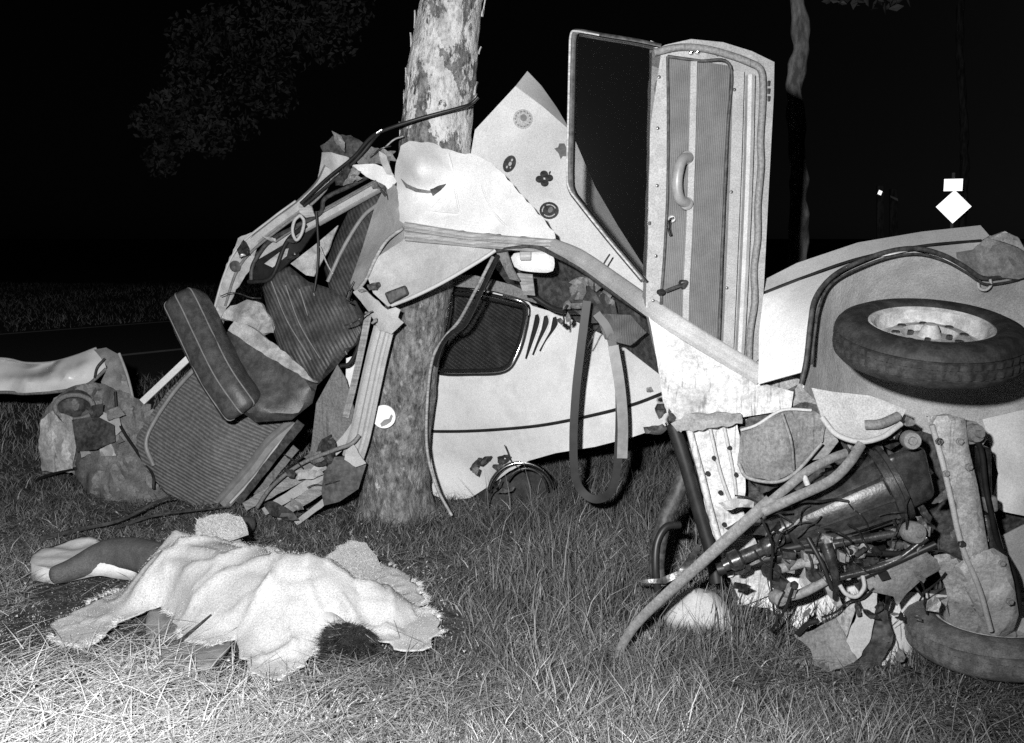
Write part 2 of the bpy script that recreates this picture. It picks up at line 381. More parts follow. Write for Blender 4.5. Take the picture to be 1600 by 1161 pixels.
def boxmesh(name, corners, m, parent, bevel=0.01, seg=3, smooth=True):
    """8 corners: front quad (4) then back quad (4)"""
    bm = bmesh.new(); vs = [bm.verts.new(c) for c in corners]
    for f in ((0, 1, 2, 3), (7, 6, 5, 4), (0, 4, 5, 1), (1, 5, 6, 2), (2, 6, 7, 3), (3, 7, 4, 0)): bm.faces.new([vs[i] for i in f])
    bmesh.ops.recalc_face_normals(bm, faces=bm.faces)
    if bevel: bmesh.ops.bevel(bm, geom=list(bm.edges), offset=bevel, segments=seg, profile=0.6, affect='EDGES')
    V = [v.co.copy() for v in bm.verts]; bm.verts.index_update(); F = [[v.index for v in f.verts] for f in bm.faces]; bm.free()
    return mk(name, V, F, m, parent, smooth)
def slab(name, quad, Y0, Y1, m, parent, bevel=0.008):
    return boxmesh(name, [P(x, y, Y0) for x, y in quad] + [P(x, y, Y0) + Vector((0, Y1 - Y0, 0)) for x, y in quad], m, parent, bevel)

# ================================================================ the setting
def ground():
    xs = np.concatenate([[-400, -150, -60, -25, -14], np.linspace(-9, 9, 73), [14, 25, 60, 150, 400]])
    ys = np.concatenate([[-60, -10, 0], np.linspace(1.5, 12, 60), [16, 24, 40, 80, 200, 600]])
    V = []; 
    for y in ys:
        for x in xs:
            z = 0.0
            if abs(x) < 9.1 and 1.4 < y < 6.5: z = 0.012 * noise.noise(Vector((x * 2.2, y * 2.2, 0))) - 0.012
            V.append((x, y, z - 0.004))
    n = len(xs); F = [[j * n + i, j * n + i + 1, (j + 1) * n + i + 1, (j + 1) * n + i] for j in range(len(ys) - 1) for i in range(n - 1)]
    m = mat('thatch_ground', 0.02, 0.08, 0.95, scale=22, bump=0.02, bscale=60, grain=0.4, dirt=0.4)
    o = mk('ground', V, F, m, None, True, origin=Vector((0, 0, 0))); tag(o, kind='structure')
ground()
RD = Vector((0.62, 0.78, 0)).normalized(); RN = Vector((-RD.y, RD.x, 0)); R0 = Vector((-4.9, 8.6, 0))
def strip_on_road(name, a, b, z, m, kind='structure', t0=-14, t1=120, parent=None):
    V = []; F = []; N = 30
    for i in range(N + 1):
        t = t0 + (t1 - t0) * i / N
        for s in (a, b): V.append(R0 + RD * t + RN * s + Vector((0, 0, z)))
    for i in range(N): F.append([2 * i, 2 * i + 2, 2 * i + 3, 2 * i + 1][::-1])
    o = mk(name, V, F, m, parent, False, origin=Vector((0, 0, 0)) if parent is None else None)
    if parent is None: tag(o, kind=kind)
    return o
road = strip_on_road('road', 0.0, 5.8, 0.006, M['asphalt'])
strip_on_road('road_marking', 1.74, 1.9, 0.012, M['line'])
strip_on_road('road_marking', 5.55, 5.7, 0.012, M['line'])

# ---------------------------------------------------------------- grass
def blades(name, pos, hgt, wid, lean, tone, kind='stuff', la=None):
    """pos (n,3); three-triangle curved blades, all in one mesh"""
    n = len(pos); az = RNG.uniform(0, 2 * np.pi, n)
    if la is None: la = RNG.uniform(0, 2 * np.pi, n)
    side = np.stack([np.cos(az), np.sin(az), np.zeros(n)], 1) * wid[:, None]
    ld_ = np.stack([np.cos(la), np.sin(la), np.zeros(n)], 1)
    c, s = np.cos(lean), np.sin(lean)
    mid = pos + ld_ * (hgt * 0.5 * s * 0.7)[:, None] + np.array([0, 0, 1.0]) * (hgt * 0.5 * np.maximum(c, 0.05))[:, None]
    tip = pos + ld_ * (hgt * s * 1.05)[:, None] + np.array([0, 0, 1.0]) * (hgt * np.maximum(c, 0.03) * 0.9)[:, None]
    V = np.stack([pos - side, pos + side, mid + side * 0.75, mid - side * 0.75, tip], 1).reshape(-1, 3)
    base = (np.arange(n) * 5)[:, None]
    quads = base + np.array([0, 1, 2, 3]); tris = base + np.array([3, 2, 4])
    loops = np.concatenate([quads, tris], 1).reshape(-1)
    starts = (np.arange(n) * 7)[:, None] + np.array([0, 4]); tot = np.tile([4, 3], n)
    me = bpy.data.meshes.new(name); me.vertices.add(n * 5); me.vertices.foreach_set('co', V.reshape(-1))
    me.loops.add(len(loops)); me.loops.foreach_set('vertex_index', loops.astype(np.int32))
    me.polygons.add(n * 2); me.polygons.foreach_set('loop_start', starts.reshape(-1).astype(np.int32)); me.polygons.foreach_set('loop_total', tot.astype(np.int32))
    at = me.attributes.new('tone', 'FLOAT', 'POINT'); at.data.foreach_set('value', np.repeat(tone, 5).astype(np.float32))
    me.materials.append(M['blade']); me.update(); me.validate()
    o = bpy.data.objects.new(name, me); link(o, None); o['kind'] = kind; return o
def vnoise(x, y, sc, seed):
    return np.array([noise.noise(Vector((a * sc + seed, b * sc, seed * 0.37))) for a, b in zip(x, y)])
def wedge(n, y0, y1, margin=0.5, p=1.0):
    y = y0 + (y1 - y0) * RNG.uniform(0, 1, n) ** p; x = RNG.uniform(-1, 1, n) * (y * 0.56 + margin); return x, y
def offroad(x, y, gap=0.0):
    s = (x - R0.x) * RN.x + (y - R0.y) * RN.y; return s < -gap
def straw_amount(x, y):   # dry trampled straw lies to the left in front, its paleness partly painted flash burn-out, green grass grows to the right and round the tree
    a = np.clip((0.0 - x) * 0.7, 0, 1) * np.clip((4.7 - y) / 1.3, 0, 1)
    b = np.clip((3.1 - y) / 0.5, 0, 1) * 0.3
    return np.clip(a + b, 0, 1)
# the ground pressed flat where things lie
FLAT2 = [(1.62, 2.9, 0.62, 0.4), (0.95, 2.85, 0.3, 0.2), (1.3, 3.0, 0.5, 0.25)]
FLAT = [(-1.6, 3.42, 0.42, 0.3), (-0.5, 3.4, 0.35, 0.3), (-0.85, 3.2, 0.28, 0.2), (-1.15, 3.65, 0.75, 0.45), (-1.7, 4.0, 0.35, 0.35), (-0.65, 3.3, 0.4, 0.2)]
def pressed(x, y):
    k = np.ones(len(x))
    for cx, cy, rx, ry in FLAT: k = np.where(((x - cx) / rx) ** 2 + ((y - cy) / ry) ** 2 < 1, 0.15, k)
    for cx, cy, rx, ry in FLAT2: k = np.where(((x - cx) / rx) ** 2 + ((y - cy) / ry) ** 2 < 1, 0.34, k)
    return k
def grass():
    x, y = wedge(100000, 2.35, 6.6, p=1.15); ok = offroad(x, y, 0.1); x, y = x[ok], y[ok]
    st = straw_amount(x, y); nz = vnoise(x, y, 1.6, 3.0); n2 = vnoise(x, y, 5.5, 9.0)
    long_ = np.clip((x + 0.5) * 1.5, 0, 1) * (0.35 + 0.65 * np.clip((y - 2.8) / 0.5, 0, 1))
    h = (0.05 + 0.05 * RNG.uniform(0, 1, len(x))) * (1 + 0.6 * nz) + long_ * (0.05 + 0.15 * RNG.uniform(0, 1, len(x)) ** 1.5) * np.clip(0.7 + n2, 0.2, 1.5) 
    h = np.clip(h, 0.02, 0.3) * pressed(x, y) * np.where(RNG.uniform(0, 1, len(x)) < st * 0.6, 0.6, 1)
    mat_ = np.clip((vnoise(x, y, 2.1, 41.0) + 0.08) * 5, 0, 1)      # trampled patches
    h = h * (1 - 0.35 * mat_)
    lean = RNG.uniform(0.05, 0.75, len(x)) + st * 0.5 + (1 - long_) * 0.3 + 0.6 * mat_
    isst = RNG.uniform(0, 1, len(x)) < (0.12 + 0.8 * st)
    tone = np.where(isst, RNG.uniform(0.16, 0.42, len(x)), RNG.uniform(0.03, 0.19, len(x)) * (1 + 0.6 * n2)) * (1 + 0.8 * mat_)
    left = np.clip((-0.45 - x) * 1.3, 0, 1) * np.clip((3.7 - y) / 0.9, 0, 1)  # flash burn-out at front left, painted into the blade tones
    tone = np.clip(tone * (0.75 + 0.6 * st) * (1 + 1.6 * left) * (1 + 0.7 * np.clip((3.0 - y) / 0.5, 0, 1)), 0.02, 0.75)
    w = RNG.uniform(0.0012, 0.0028, len(x)) * (0.7 + 0.3 * y / 3)
    blades('grass', np.stack([x, y, np.full(len(x), -0.012)], 1), h, w, lean, tone)
    # tufts: blades splaying from a common root
    cx, cy = wedge(2300, 2.4, 6.0, p=1.1); ok = offroad(cx, cy, 0.2); cx, cy = cx[ok], cy[ok]
    nb = 26; x = np.repeat(cx, nb); y = np.repeat(cy, nb); sz = np.repeat(RNG.uniform(0.5, 1.25, len(cx)), nb); ct = np.repeat(RNG.uniform(0.6, 1.5, len(cx)), nb); hd = np.repeat(RNG.uniform(0, 2 * np.pi, len(cx)), nb)
    st = straw_amount(x, y); la = np.where(RNG.uniform(0, 1, len(x)) < 0.5, hd + RNG.normal(0, 0.7, len(x)), RNG.uniform(0, 2 * np.pi, len(x)))
    left = np.clip((-0.45 - x) * 1.3, 0, 1) * np.clip((3.7 - y) / 0.9, 0, 1)  # tufts get the same painted flash brightening
    px_ = x + RNG.normal(0, 0.02, len(x)); py_ = y + RNG.normal(0, 0.02, len(x)); lg = np.clip((x + 0.6) * 1.4, 0.3, 1)
    h = RNG.uniform(0.06, 0.23, len(x)) * sz * lg * pressed(px_, py_); tone = np.clip(RNG.uniform(0.04, 0.18, len(x)) * ct * (1 + 1.2 * st) * (1 + 2 * left) * (1 + 0.7 * np.clip((3.0 - y) / 0.5, 0, 1)), 0.02, 0.6)
    blades('grass_tufts', np.stack([px_, py_, np.full(len(x), -0.01)], 1), h, RNG.uniform(0.001, 0.0022, len(x)), RNG.uniform(0.2, 1.3, len(x)) + 0.3 * st, tone, la=la)
    # loose straw lying flat
    x, y = wedge(34000, 2.35, 5.2, p=1.3); st = straw_amount(x, y); keep = RNG.uniform(0, 1, len(x)) < (0.06 + st + 0.35 * np.clip(vnoise(x, y, 2.1, 41.0) * 4, 0, 1)); keep &= (pressed(x, y) > 0.2) | (RNG.uniform(0, 1, len(x)) < 0.06); x, y, st = x[keep], y[keep], st[keep]
    h = RNG.uniform(0.06, 0.26, len(x)); lean = RNG.uniform(1.3, 1.56, len(x)); w = RNG.uniform(0.0012, 0.0026, len(x))
    left = np.clip((-0.45 - x) * 1.3, 0, 1) * np.clip((3.7 - y) / 0.9, 0, 1)  # loose straw is also toned paler to imitate the flash burn-out
    tone = RNG.uniform(0.16, 0.42, len(x)) * (0.5 + 0.6 * st) * (1 + 1.3 * left)
    blades('straw_litter', np.stack([x, y, RNG.uniform(0.0, 0.03, len(x)) + 0.03 * st], 1), h, w, lean, tone)
    # tall seeding stems near the wreck
    x, y = wedge(1700, 3.1, 5.4); keep = (x > -0.35) & (vnoise(x, y, 2.4, 21.0) > -0.05); x, y = x[keep], y[keep]
    blades('tall_grass', np.stack([x, y, np.zeros(len(x))], 1), RNG.uniform(0.2, 0.42, len(x)) * pressed(x, y), RNG.uniform(0.0012, 0.0024, len(x)), RNG.uniform(0.05, 0.6, len(x)), RNG.uniform(0.06, 0.26, len(x)))
    # beyond: verge and far field
    x, y = wedge(24000, 6.2, 11.0, 0.8); ok = offroad(x, y, 0.15); x, y = x[ok], y[ok]
    blades('verge_grass', np.stack([x, y, np.full(len(x), -0.01)], 1), RNG.uniform(0.04, 0.14, len(x)), RNG.uniform(0.002, 0.004, len(x)), RNG.uniform(0.2, 1.0, len(x)), RNG.uniform(0.12, 0.34, len(x)))
    x, y = wedge(42000, 11, 30, 1.0); s = (x - R0.x) * RN.x + (y - R0.y) * RN.y; ok = s > 5.95; x, y = x[ok], y[ok]
    blades('field_grass', np.stack([x, y, np.full(len(x), -0.01)], 1), RNG.uniform(0.04, 0.16, len(x)) * (1 + 0.6 * vnoise(x, y, 0.7, 5.0)), RNG.uniform(0.003, 0.007, len(x)), RNG.uniform(0.3, 1.2, len(x)), RNG.uniform(0.12, 0.36, len(x)) * (1 + 0.7 * vnoise(x, y, 0.5, 15.0)))
grass()

# ================================================================ trees
def leaf_crown(name, centres, n, size, m, parent, tone=None):
    V = []; F = []
    for i in range(n):
        c, r = random.choice(centres)
        d = Vector((random.gauss(0, 1), random.gauss(0, 1), random.gauss(0, 1))).normalized() * r * random.uniform(0.35, 1) ** 0.6
        p = Vector(c) + d; q = Quaternion((random.gauss(0, 1), random.gauss(0, 1), random.gauss(0, 1), random.gauss(0, 1))).normalized()
        s = size * random.uniform(0.6, 1.3); k = len(V)
        V += [p + q @ Vector(v) * s for v in ((-1, 0, 0), (-0.1, 0.48, 0.1), (1, 0, -0.1), (-0.1, -0.48, 0.1))]
        F += [[k, k + 1, k + 2], [k, k + 2, k + 3]]
    return mk(name, V, F, m, parent, False)
def limb(name, pts, r0, r1, m, parent, rough=0.0, k=14, n=8):
    path = spline(pts, n); fr = frames(path); V = []; F = []
    for i, (p, d, s, u) in enumerate(fr):
        r = r0 + (r1 - r0) * i / (len(fr) - 1)
        for j in range(k):
            a = 2 * math.pi * j / k; q = p + (s * math.cos(a) + u * math.sin(a)) * r
            V.append(q + (q - p) * rough * noise.noise(q * 7))
    for i in range(len(fr) - 1):
        for j in range(k): F.append([i * k + j, i * k + (j + 1) % k, (i + 1) * k + (j + 1) % k, (i + 1) * k + j])
    F.append([(len(fr) - 1) * k + j for j in range(k)])
    return mk(name, V, F, m, parent)

TY = 4.95
TC = [(624, 830, 55), (622, 800, 54), (619, 760, 52), (618, 700, 51), (630, 600, 50), (652, 480, 50), (672, 320, 52), (683, 190, 52), (692, 100, 51), (706, 0, 47), (716, -120, 46), (735, -340, 43), (770, -700, 36), (790, -1000, 30)]
def trunk_at(t):   # t: index along TC
    i = int(min(t, len(TC) - 1.001)); u = t - i
    a, b = TC[i], TC[min(i + 1, len(TC) - 1)]
    return tuple(a[k] + (b[k] - a[k]) * u for k in range(3))
def main_tree():
    base = H(620, 815, 0); base.y = TY
    t = empty('roadside_tree', (P(620, 815, TY).x, TY, 0), 'leaning flaky-barked tree with the wrecked car wrapped around its trunk', 'tree')
    path = spline([Vector((c[0], c[1], c[2])) for c in TC], 16)
    pts = [(P(c.x, c.y, TY), c.z * TY / (FPX * 1.0)) for c in path]
    K = 72; V = []; F = []; 
    for i, (p, r) in enumerate(pts):
        for j in range(K):
            a = 2 * math.pi * j / K; d = Vector((math.cos(a), math.sin(a), 0)); q = p + d * r
            s = Vector((q.x * 13, q.y * 13, q.z * 5)); b = noise.noise(s); c = noise.noise(Vector((q.x * 40, q.y * 40, q.z * 14)))
            lump = noise.noise(Vector((q.x * 4, q.y * 4, q.z * 2.2)))
            plate = 0.006 if b > 0.08 else 0.0
            flare = 0.016 * max(0, 1 - q.z / 0.35) ** 2 * (1 + math.sin(a * 4 + 1))
            V.append(q + d * (0.006 * c + plate + 0.012 * lump + flare))
    for i in range(len(pts) - 1):
        for j in range(K): F.append([i * K + (j + 1) % K, i * K + j, (i + 1) * K + j, (i + 1) * K + (j + 1) % K])
    mk('trunk', V, F, M['bark'], t)
    # loose flakes of bark standing off the scraped part of the trunk
    for k in range(16):
        tt = random.uniform(6.9, 9.2); c = trunk_at(tt); p = P(c[0], c[1], TY); r = c[2] * TY / FPX
        a = math.radians(random.choice([random.uniform(170, 200), random.uniform(-20, 10), random.uniform(200, 340)])); d = Vector((math.cos(a), math.sin(a), 0)); s = Vector((-d.y, d.x, 0))
        w = random.uniform(0.008, 0.025); h = random.uniform(0.03, 0.11); lift = random.uniform(0.003, 0.015); q = p + d * (r + 0.004)
        Vv = []; up = Vector((0.1, 0, 1)).normalized()
        for yy in range(5):
            ww = w * (1 - 0.25 * (yy % 2)) * (0.5 if yy in (0, 4) else 1)
            bend = d * lift * (yy / 4) ** 2
            Vv += [q + up * h * (yy / 4 - 0.5) - s * ww + bend, q + up * h * (yy / 4 - 0.5) + s * ww + bend + d * 0.004]
        o = mk('bark_flake', Vv, [[2 * i, 2 * i + 1, 2 * i + 3, 2 * i + 2] for i in range(4)], M['bark'], t, False)
        md = o.modifiers.new('thickness', 'SOLIDIFY'); md.thickness = 0.006; md.offset = 0
    top = P(TC[-1][0], TC[-1][1], TY)
    cs = []
    for k in range(7):
        a = k * 0.9; e = top + Vector((math.cos(a) * 1.5, math.sin(a) * 1.3, 0.9 + 0.25 * (k % 3)))
        limb('limb', [top - Vector((0, 0, 0.3 + 0.1 * k)), top.lerp(e, 0.5) + Vector((0, 0, 0.15)), e], 0.06, 0.015, M['farbark'], t)
        cs.append((e, 0.9))
    leaf_crown('crown', cs, 5000, 0.06, M['leaf'], t)
    return t
tree = main_tree()

def bg_tree(pts, r0, r1, label, bark, cents, n, size, group=None, lm='leaf'):
    b = pts[0]; t = empty('background_tree', (b.x, b.y, 0), label, 'tree', group)
    limb('trunk', pts, r0, r1, bark, t, rough=0.5, n=12)
    for c, r in cents[:4]: limb('limb', [pts[-1] - (pts[-1] - pts[-2]) * 0.3, pts[-1].lerp(Vector(c), 0.6), Vector(c)], r1 * 0.6, 0.015, bark, t)
    leaf_crown('crown', cents, n, size, M[lm], t)
    return t
# tree on the right behind the wreck, its lower trunk in the door's shadow
BY = 8.2
b0 = P(1249, 400, BY); b0.z = -0.02
bg_tree([b0, P(1248, 520, BY), P(1247, 400, BY), P(1248, 270, BY), P(1243, 140, BY), P(1252, 60, BY), P(1247, 0, BY), P(1235, -160, BY), P(1230, -420, BY)], 0.075, 0.06,
        'crooked pale-barked tree rising behind the upturned car door', M['bgbark'],
        [(P(1270, -330, BY), 0.9), (P(1380, -200, BY + 0.5), 0.85), (P(1130, -320, BY), 0.8), (P(1330, -75, BY - 0.2), 0.42), (P(1390, -55, BY), 0.35)], 2600, 0.05)
bg_tree([Vector((P(1505, 400, 19).x, 19, -0.02)), P(1505, 330, 19), P(1507, 215, 19), P(1500, 60, 19), P(1506, -120, 19)], 0.09, 0.06,
        'slim distant tree trunk standing behind the diamond road sign', M['farbark'], [(P(1520, -200, 19), 1.6), (P(1430, -260, 19), 1.4)], 1200, 0.09)
# faint foliage over the road at the left
cl = [(P(x, y, 15.5 + random.uniform(-0.8, 0.8)), r) for x, y, r in ((228, 190, .3), (520, 60, .45), (250, 250, .3), (545, 10, .4), (300, 60, .4), (345, 40, .35), (400, 45, .5), (440, 15, .5), (290, 110, .4), (340, 110, .5), (400, 110, .55), (450, 70, .5), (265, 160, .3), (310, 170, .4), (370, 180, .45), (430, 150, .4), (490, 30, .4), (280, 215, .3), (335, 215, .35), (470, -60, .7), (380, -60, .7))]
bg_tree([Vector((P(-260, 300, 15.5).x, 15.5, -0.02)), P(-255, 400, 15.5), P(-240, 200, 15.5), P(-200, 0, 15.5), P(-80, -150, 15.5), P(200, -170, 15.5)], 0.16, 0.05,
        'leafy branches of a tree faint in the dark across the road', M['twig'], [(P(300, -150, 15.5), .9), (P(420, -160, 15.5), .9), (P(500, -140, 15.5), .8), (P(240, -120, 15.5), .8)] + cl, 5200, 0.05, lm='dimleaf')

# ================================================================ road sign, reflectors
SY = 17.0
sg = empty('road_sign', (P(1490, 500, SY).x, SY + 0.05, 0), 'blown-out white diamond road sign with small plate above on post', 'road sign')
tube('post', [Vector((P(1490, 400, SY).x, SY + 0.05, 0)), P(1490, 270, SY + 0.05)], 0.03, M['post'], sg)
def flat(name, quad, m, parent, Y, th=0.01):
    return boxmesh(name, [P(x, y, Y) for x, y in quad] + [P(x, y, Y) + Vector((0, th, 0)) for x, y in quad], m, parent, 0.002, 1, False)
def plate(name, cx, cy, Y, pts, m, parent, th=0.008):   # a plate that faces back down the road
    c = P(cx, cy, Y); n_ = Vector((-c.x - 0.12, -c.y, CAMZ + 0.1 - c.z)).normalized(); s_ = Vector((0, 0, 1)).cross(n_).normalized(); u_ = n_.cross(s_)
    return boxmesh(name, [c + s_ * a + u_ * b + n_ * th for a, b in pts] + [c + s_ * a + u_ * b for a, b in pts], m, parent, 0.002, 1, False)
plate('diamond_plate', 1490, 323, SY - 0.04, [(0, .29), (.285, 0), (0, -.29), (-.285, 0)], M['retro'], sg)
plate('top_plate', 1489.5, 289, SY - 0.06, [(-.15, .105), (.15, .105), (.15, -.105), (-.15, -.105)], M['retro'], sg)
dp = empty('marker_post', (P(1376, 400, 22).x, 22, 0), 'dark roadside marker post with one bright reflector glint', 'marker post')
slab('post', [(1371, 290), (1381, 290), (1381, 470), (1371, 470)], 22, 22.08, M['farbark'], dp, 0.01)
plate('reflector', 1375, 301, 21.95, [(.06 * math.cos(a), .07 * math.sin(a)) for a in (0.4, 1.97, 3.54, 5.11)], M['retro'], dp)
dp = empty('marker_post', (P(1396, 400, 25).x, 25, 0), 'far dark marker post with a dim bar-shaped reflector', 'marker post')
slab('post', [(1391, 295), (1403, 295), (1403, 450), (1391, 450)], 25, 25.08, M['farbark'], dp, 0.01)
plate('reflector', 1397, 309, 24.95, [(-.1, .06), (.09, -.02), (.1, -.09), (-.08, .01)], M['post'], dp)

# ================================================================ white disc nailed to the tree
dc = P(600, 651, TY - 0.215)
o = lathe([(0.0, 0.006), (0.03, 0.006), (0.058, 0.006), (0.06, 0.0), (0.058, -0.004), (0, -0.004)], dc, (-0.08, -1, 0.05), 'reflector_disc', M['disc'], None, 36)
sheet('disc_mark', [(594, 662, 0), (600, 656, 0), (608, 654, 0), (611, 647, 0), (614, 650, 0), (611, 659, 0), (604, 664, 0), (596, 667, 0)], M['handle'], o, 0.001, 4, 0, fn=lambda x, y: TY - 0.226)
tag(o, 'round white disc nailed to the lower trunk of the tree', 'disc')

# ================================================================ the wrecked car
car = empty('wrecked_car', (0.75, 3.9, 0), 'crushed white small car on its side, wrapped around the tree trunk', 'car')

# ---- roof, folded over the tree
roof, rf = sheet('roof_panel', [(626, 228, 4.62), (640, 220, 4.6), (668, 222, 4.58), (700, 233, 4.58), (745, 243, 4.55), (775, 262, 4.5), (800, 286, 4.45), (830, 320, 4.38), (866, 362, 4.28), (868, 378, 4.25), (830, 371, 4.32), (740, 364, 4.42), (632, 350, 4.5), (624, 345, 4.56), (622, 300, 4.62), (617, 268, 4.66)],
    M['white'], car, 0.004, 8, 0.016, 6, ctl=[(655, 268, 4.42), (680, 296, 4.54), (690, 255, 4.52), (648, 296, 4.56)], jag=2.0, seed=1)
sheet('crease_shade', [(626, 279, 4.5), (636, 288, 4.47), (652, 295, 4.47), (670, 298, 4.46), (684, 297, 4.46), (684, 300, 4.46), (668, 302, 4.46), (650, 300, 4.46), (634, 293, 4.48)], M['grey'], car, 0.002, 4, 0.004, 20, seed=2, fn=rf, off=0.016)  # darker strip standing in for the shade along the roof crease
sheet('crease_shade', [(672, 296, 4.5), (686, 290, 4.47), (697, 287, 4.46), (688, 297, 4.46), (676, 306, 4.46)], M['dark'], car, 0.002, 4, 0.01, 24, fn=rf, off=0.03, jag=0.8)  # dark patch painting the shaded end of that crease
for pts_ in ([(700, 240), (706, 262), (712, 300), (720, 340)], [(748, 248), (752, 285), (770, 330), (800, 362)], [(640, 312), (670, 330), (720, 336)], [(690, 310), (674, 328), (664, 346)]):
    tube('roof_crease', [P(x, y, rf(x, y) + 0.004) for x, y in pts_], 0.006, M['white'], car, n=6, k=6)
for k, (a, b, w) in enumerate([((632, 351), (868, 379), 0.014), ((633, 358), (868, 384), 0.01), ((634, 366), (868, 390), 0.016), ((634, 374), (866, 394), 0.008)]):
    sweep('gutter_rib', px([(a[0], a[1], 4.47), ((a[0] + b[0]) / 2 - 10, (a[1] + b[1]) / 2 + (3 - k), 4.38), (b[0], b[1], 4.24)]),
          [(-w, -0.012), (w, -0.012), (w, 0.0), (w * 0.5, 0.008 + 0.004 * (k % 2)), (-w * 0.5, 0.008), (-w, 0.0)], M['gutter'], car)
rail_pts = px([(862, 384, 4.25), (905, 402, 4.08), (960, 440, 3.8), (1030, 490, 3.42), (1110, 540, 3.38), (1190, 588, 3.36)])
sweep('windscreen_rail', rail_pts, [(-0.034, -0.02), (0.034, -0.02), (0.034, 0.004), (0.02, 0.016), (0.006, 0.008), (-0.008, 0.018), (-0.026, 0.01), (-0.034, 0.0)], M['lining'], car)
tube('rail_seal', px([(775, 392, 4.34), (830, 385, 4.28), (862, 396, 4.22), (905, 418, 4.08), (960, 458, 3.92), (1035, 508, 3.68), (1085, 545, 3.58)]), 0.011, M['dark'], car)
lining, lf = sheet('roof_lining', [(632, 374, 4.48), (700, 383, 4.42), (772, 390, 4.36), (745, 411, 4.36), (690, 442, 4.4), (640, 466, 4.44), (606, 479, 4.46), (583, 458, 4.5), (574, 432, 4.54), (592, 400, 4.54)],
    M['lining'], car, 0.004, 10, 0.012, 8, ctl=[(650, 410, 4.52)], seed=3)
tube('lining_hem', px([(612, 477, 4.44), (645, 464, 4.41), (692, 441, 4.37), (745, 410, 4.33), (774, 391, 4.33)]), 0.009, M['trimpale'], car)
slab('foam_pad', [(600, 458), (632, 446), (638, 460), (608, 476)], 4.37, 4.42, M['dark'], car, 0.01)
sheet('folded_roof_edge', [(626, 340, 4.57), (634, 352, 4.5), (631, 373, 4.5), (592, 401, 4.56), (574, 432, 4.56), (556, 458, 4.6), (547, 442, 4.7), (566, 388, 4.8), (586, 322, 4.8), (606, 282, 4.75), (620, 292, 4.65)], M['lining'], car, 0.004, 9, 0.02, 7, seed=4)
tube('lining_seam', px([(630, 356, 4.48), (604, 376, 4.5), (586, 405, 4.52), (572, 436, 4.53), (560, 452, 4.56)]), 0.008, M['gutter'], car)
tube('wire_hook', px([(553, 440, 4.6), (545, 455, 4.55), (542, 468, 4.53), (550, 473, 4.52)]), 0.004, M['chrome'], car)

# ---- torn metal at the left of the trunk
sheet('torn_roof_scrap', [(500, 228, 4.9), (520, 212, 4.9), (548, 211, 4.88), (566, 222, 4.86), (580, 238, 4.84), (552, 246, 4.84), (520, 240, 4.86), (505, 238, 4.9)], M['dark'], car, 0.004, 7, 0.03, 12, jag=1.5, seed=5)
sheet('torn_roof_scrap', [(552, 246, 4.82), (578, 228, 4.82), (596, 234, 4.78), (618, 236, 4.74), (608, 250, 4.74), (606, 262, 4.74), (590, 255, 4.76), (560, 256, 4.8)], M['grey'], car, 0.004, 6, 0.03, 14, jag=2, seed=6)
sheet('torn_roof_scrap', [(548, 258, 4.78), (586, 256, 4.74), (604, 262, 4.72), (620, 284, 4.68), (606, 296, 4.7), (602, 290, 4.7), (572, 276, 4.74)], M['white'], car, 0.004, 7, 0.016, 14, jag=1.0, seed=7)
sheet('torn_roof_scrap', [(503, 238, 4.92), (518, 238, 4.86), (545, 246, 4.85), (540, 262, 4.84), (520, 282, 4.86), (505, 300, 4.9), (496, 290, 4.95)], M['lining'], car, 0.004, 7, 0.04, 10, jag=1.2, seed=8)
sheet('torn_roof_scrap', [(592, 236, 4.74), (604, 243, 4.72), (610, 262, 4.7), (617, 276, 4.7), (604, 272, 4.7), (596, 256, 4.72)], M['lining'], car, 0.003, 6, 0.02, 20, jag=1.2, seed=9)
# bent side window frame
fp = [(-0.055, -0.02), (0.055, -0.02), (0.055, 0.0), (0.03, 0.014), (-0.03, 0.014), (-0.055, 0.0)]
sweep('window_frame', px([(337, 512, 5.12), (345, 470, 5.1), (362, 420, 5.08), (384, 388, 5.05), (430, 350, 5.0), (468, 322, 4.96), (500, 290, 4.92), (515, 262, 4.9)]), [(a * 0.55, b * 1.5) for a, b in fp], M['lining'], car)
tube('frame_lip', px([(352, 478, 5.04), (368, 428, 5.02), (390, 396, 5.0), (436, 358, 4.95), (474, 330, 4.91), (506, 300, 4.87), (524, 270, 4.85)]), 0.007, M['grey'], car)
tube('frame_lip', px([(330, 500, 5.08), (350, 430, 5.05), (374, 384, 5.02), (424, 342, 4.97), (462, 314, 4.93)]), 0.006, M['trimpale'], car)
tube('frame_lip', px([(430, 378, 4.99), (480, 345, 4.93), (540, 311, 4.86), (598, 278, 4.78)]), 0.006, M['grey'], car)
sweep('window_frame', px([(398, 410, 5.1), (430, 384, 5.04), (480, 352, 4.98), (540, 318, 4.9), (600, 285, 4.82)]), [(a * 0.6, b * 1.4) for a, b in fp], M['lining'], car)
sheet('frame_gusset', [(372, 372, 5.08), (396, 362, 5.05), (404, 378, 5.05), (392, 420, 5.05), (368, 452, 5.06), (345, 500, 5.08), (334, 492, 5.1), (352, 420, 5.08)], M['lining'], car, 0.004, 6, 0.04, 12, off=0.03, seed=10, jag=1.2)
lathe([(0, 0), (0.028, 0), (0.03, 0.006), (0.02, 0.01), (0, 0.004)], P(368, 416, 5.015), (0, -1, 0), 'grommet', M['dark'], car, 14)
tube('window_seal', px([(392, 438, 5.02), (396, 412, 5.02), (420, 378, 5.0), (462, 354, 4.95), (500, 333, 4.9), (508, 310, 4.88), (548, 290, 4.83), (590, 268, 4.78)]), 0.011, M['dark'], car)
tube('window_seal', px([(478, 352, 4.92), (448, 378, 4.96), (425, 432, 4.98), (400, 440, 5.0), (388, 440, 5.02)]), 0.011, M['black'], car)
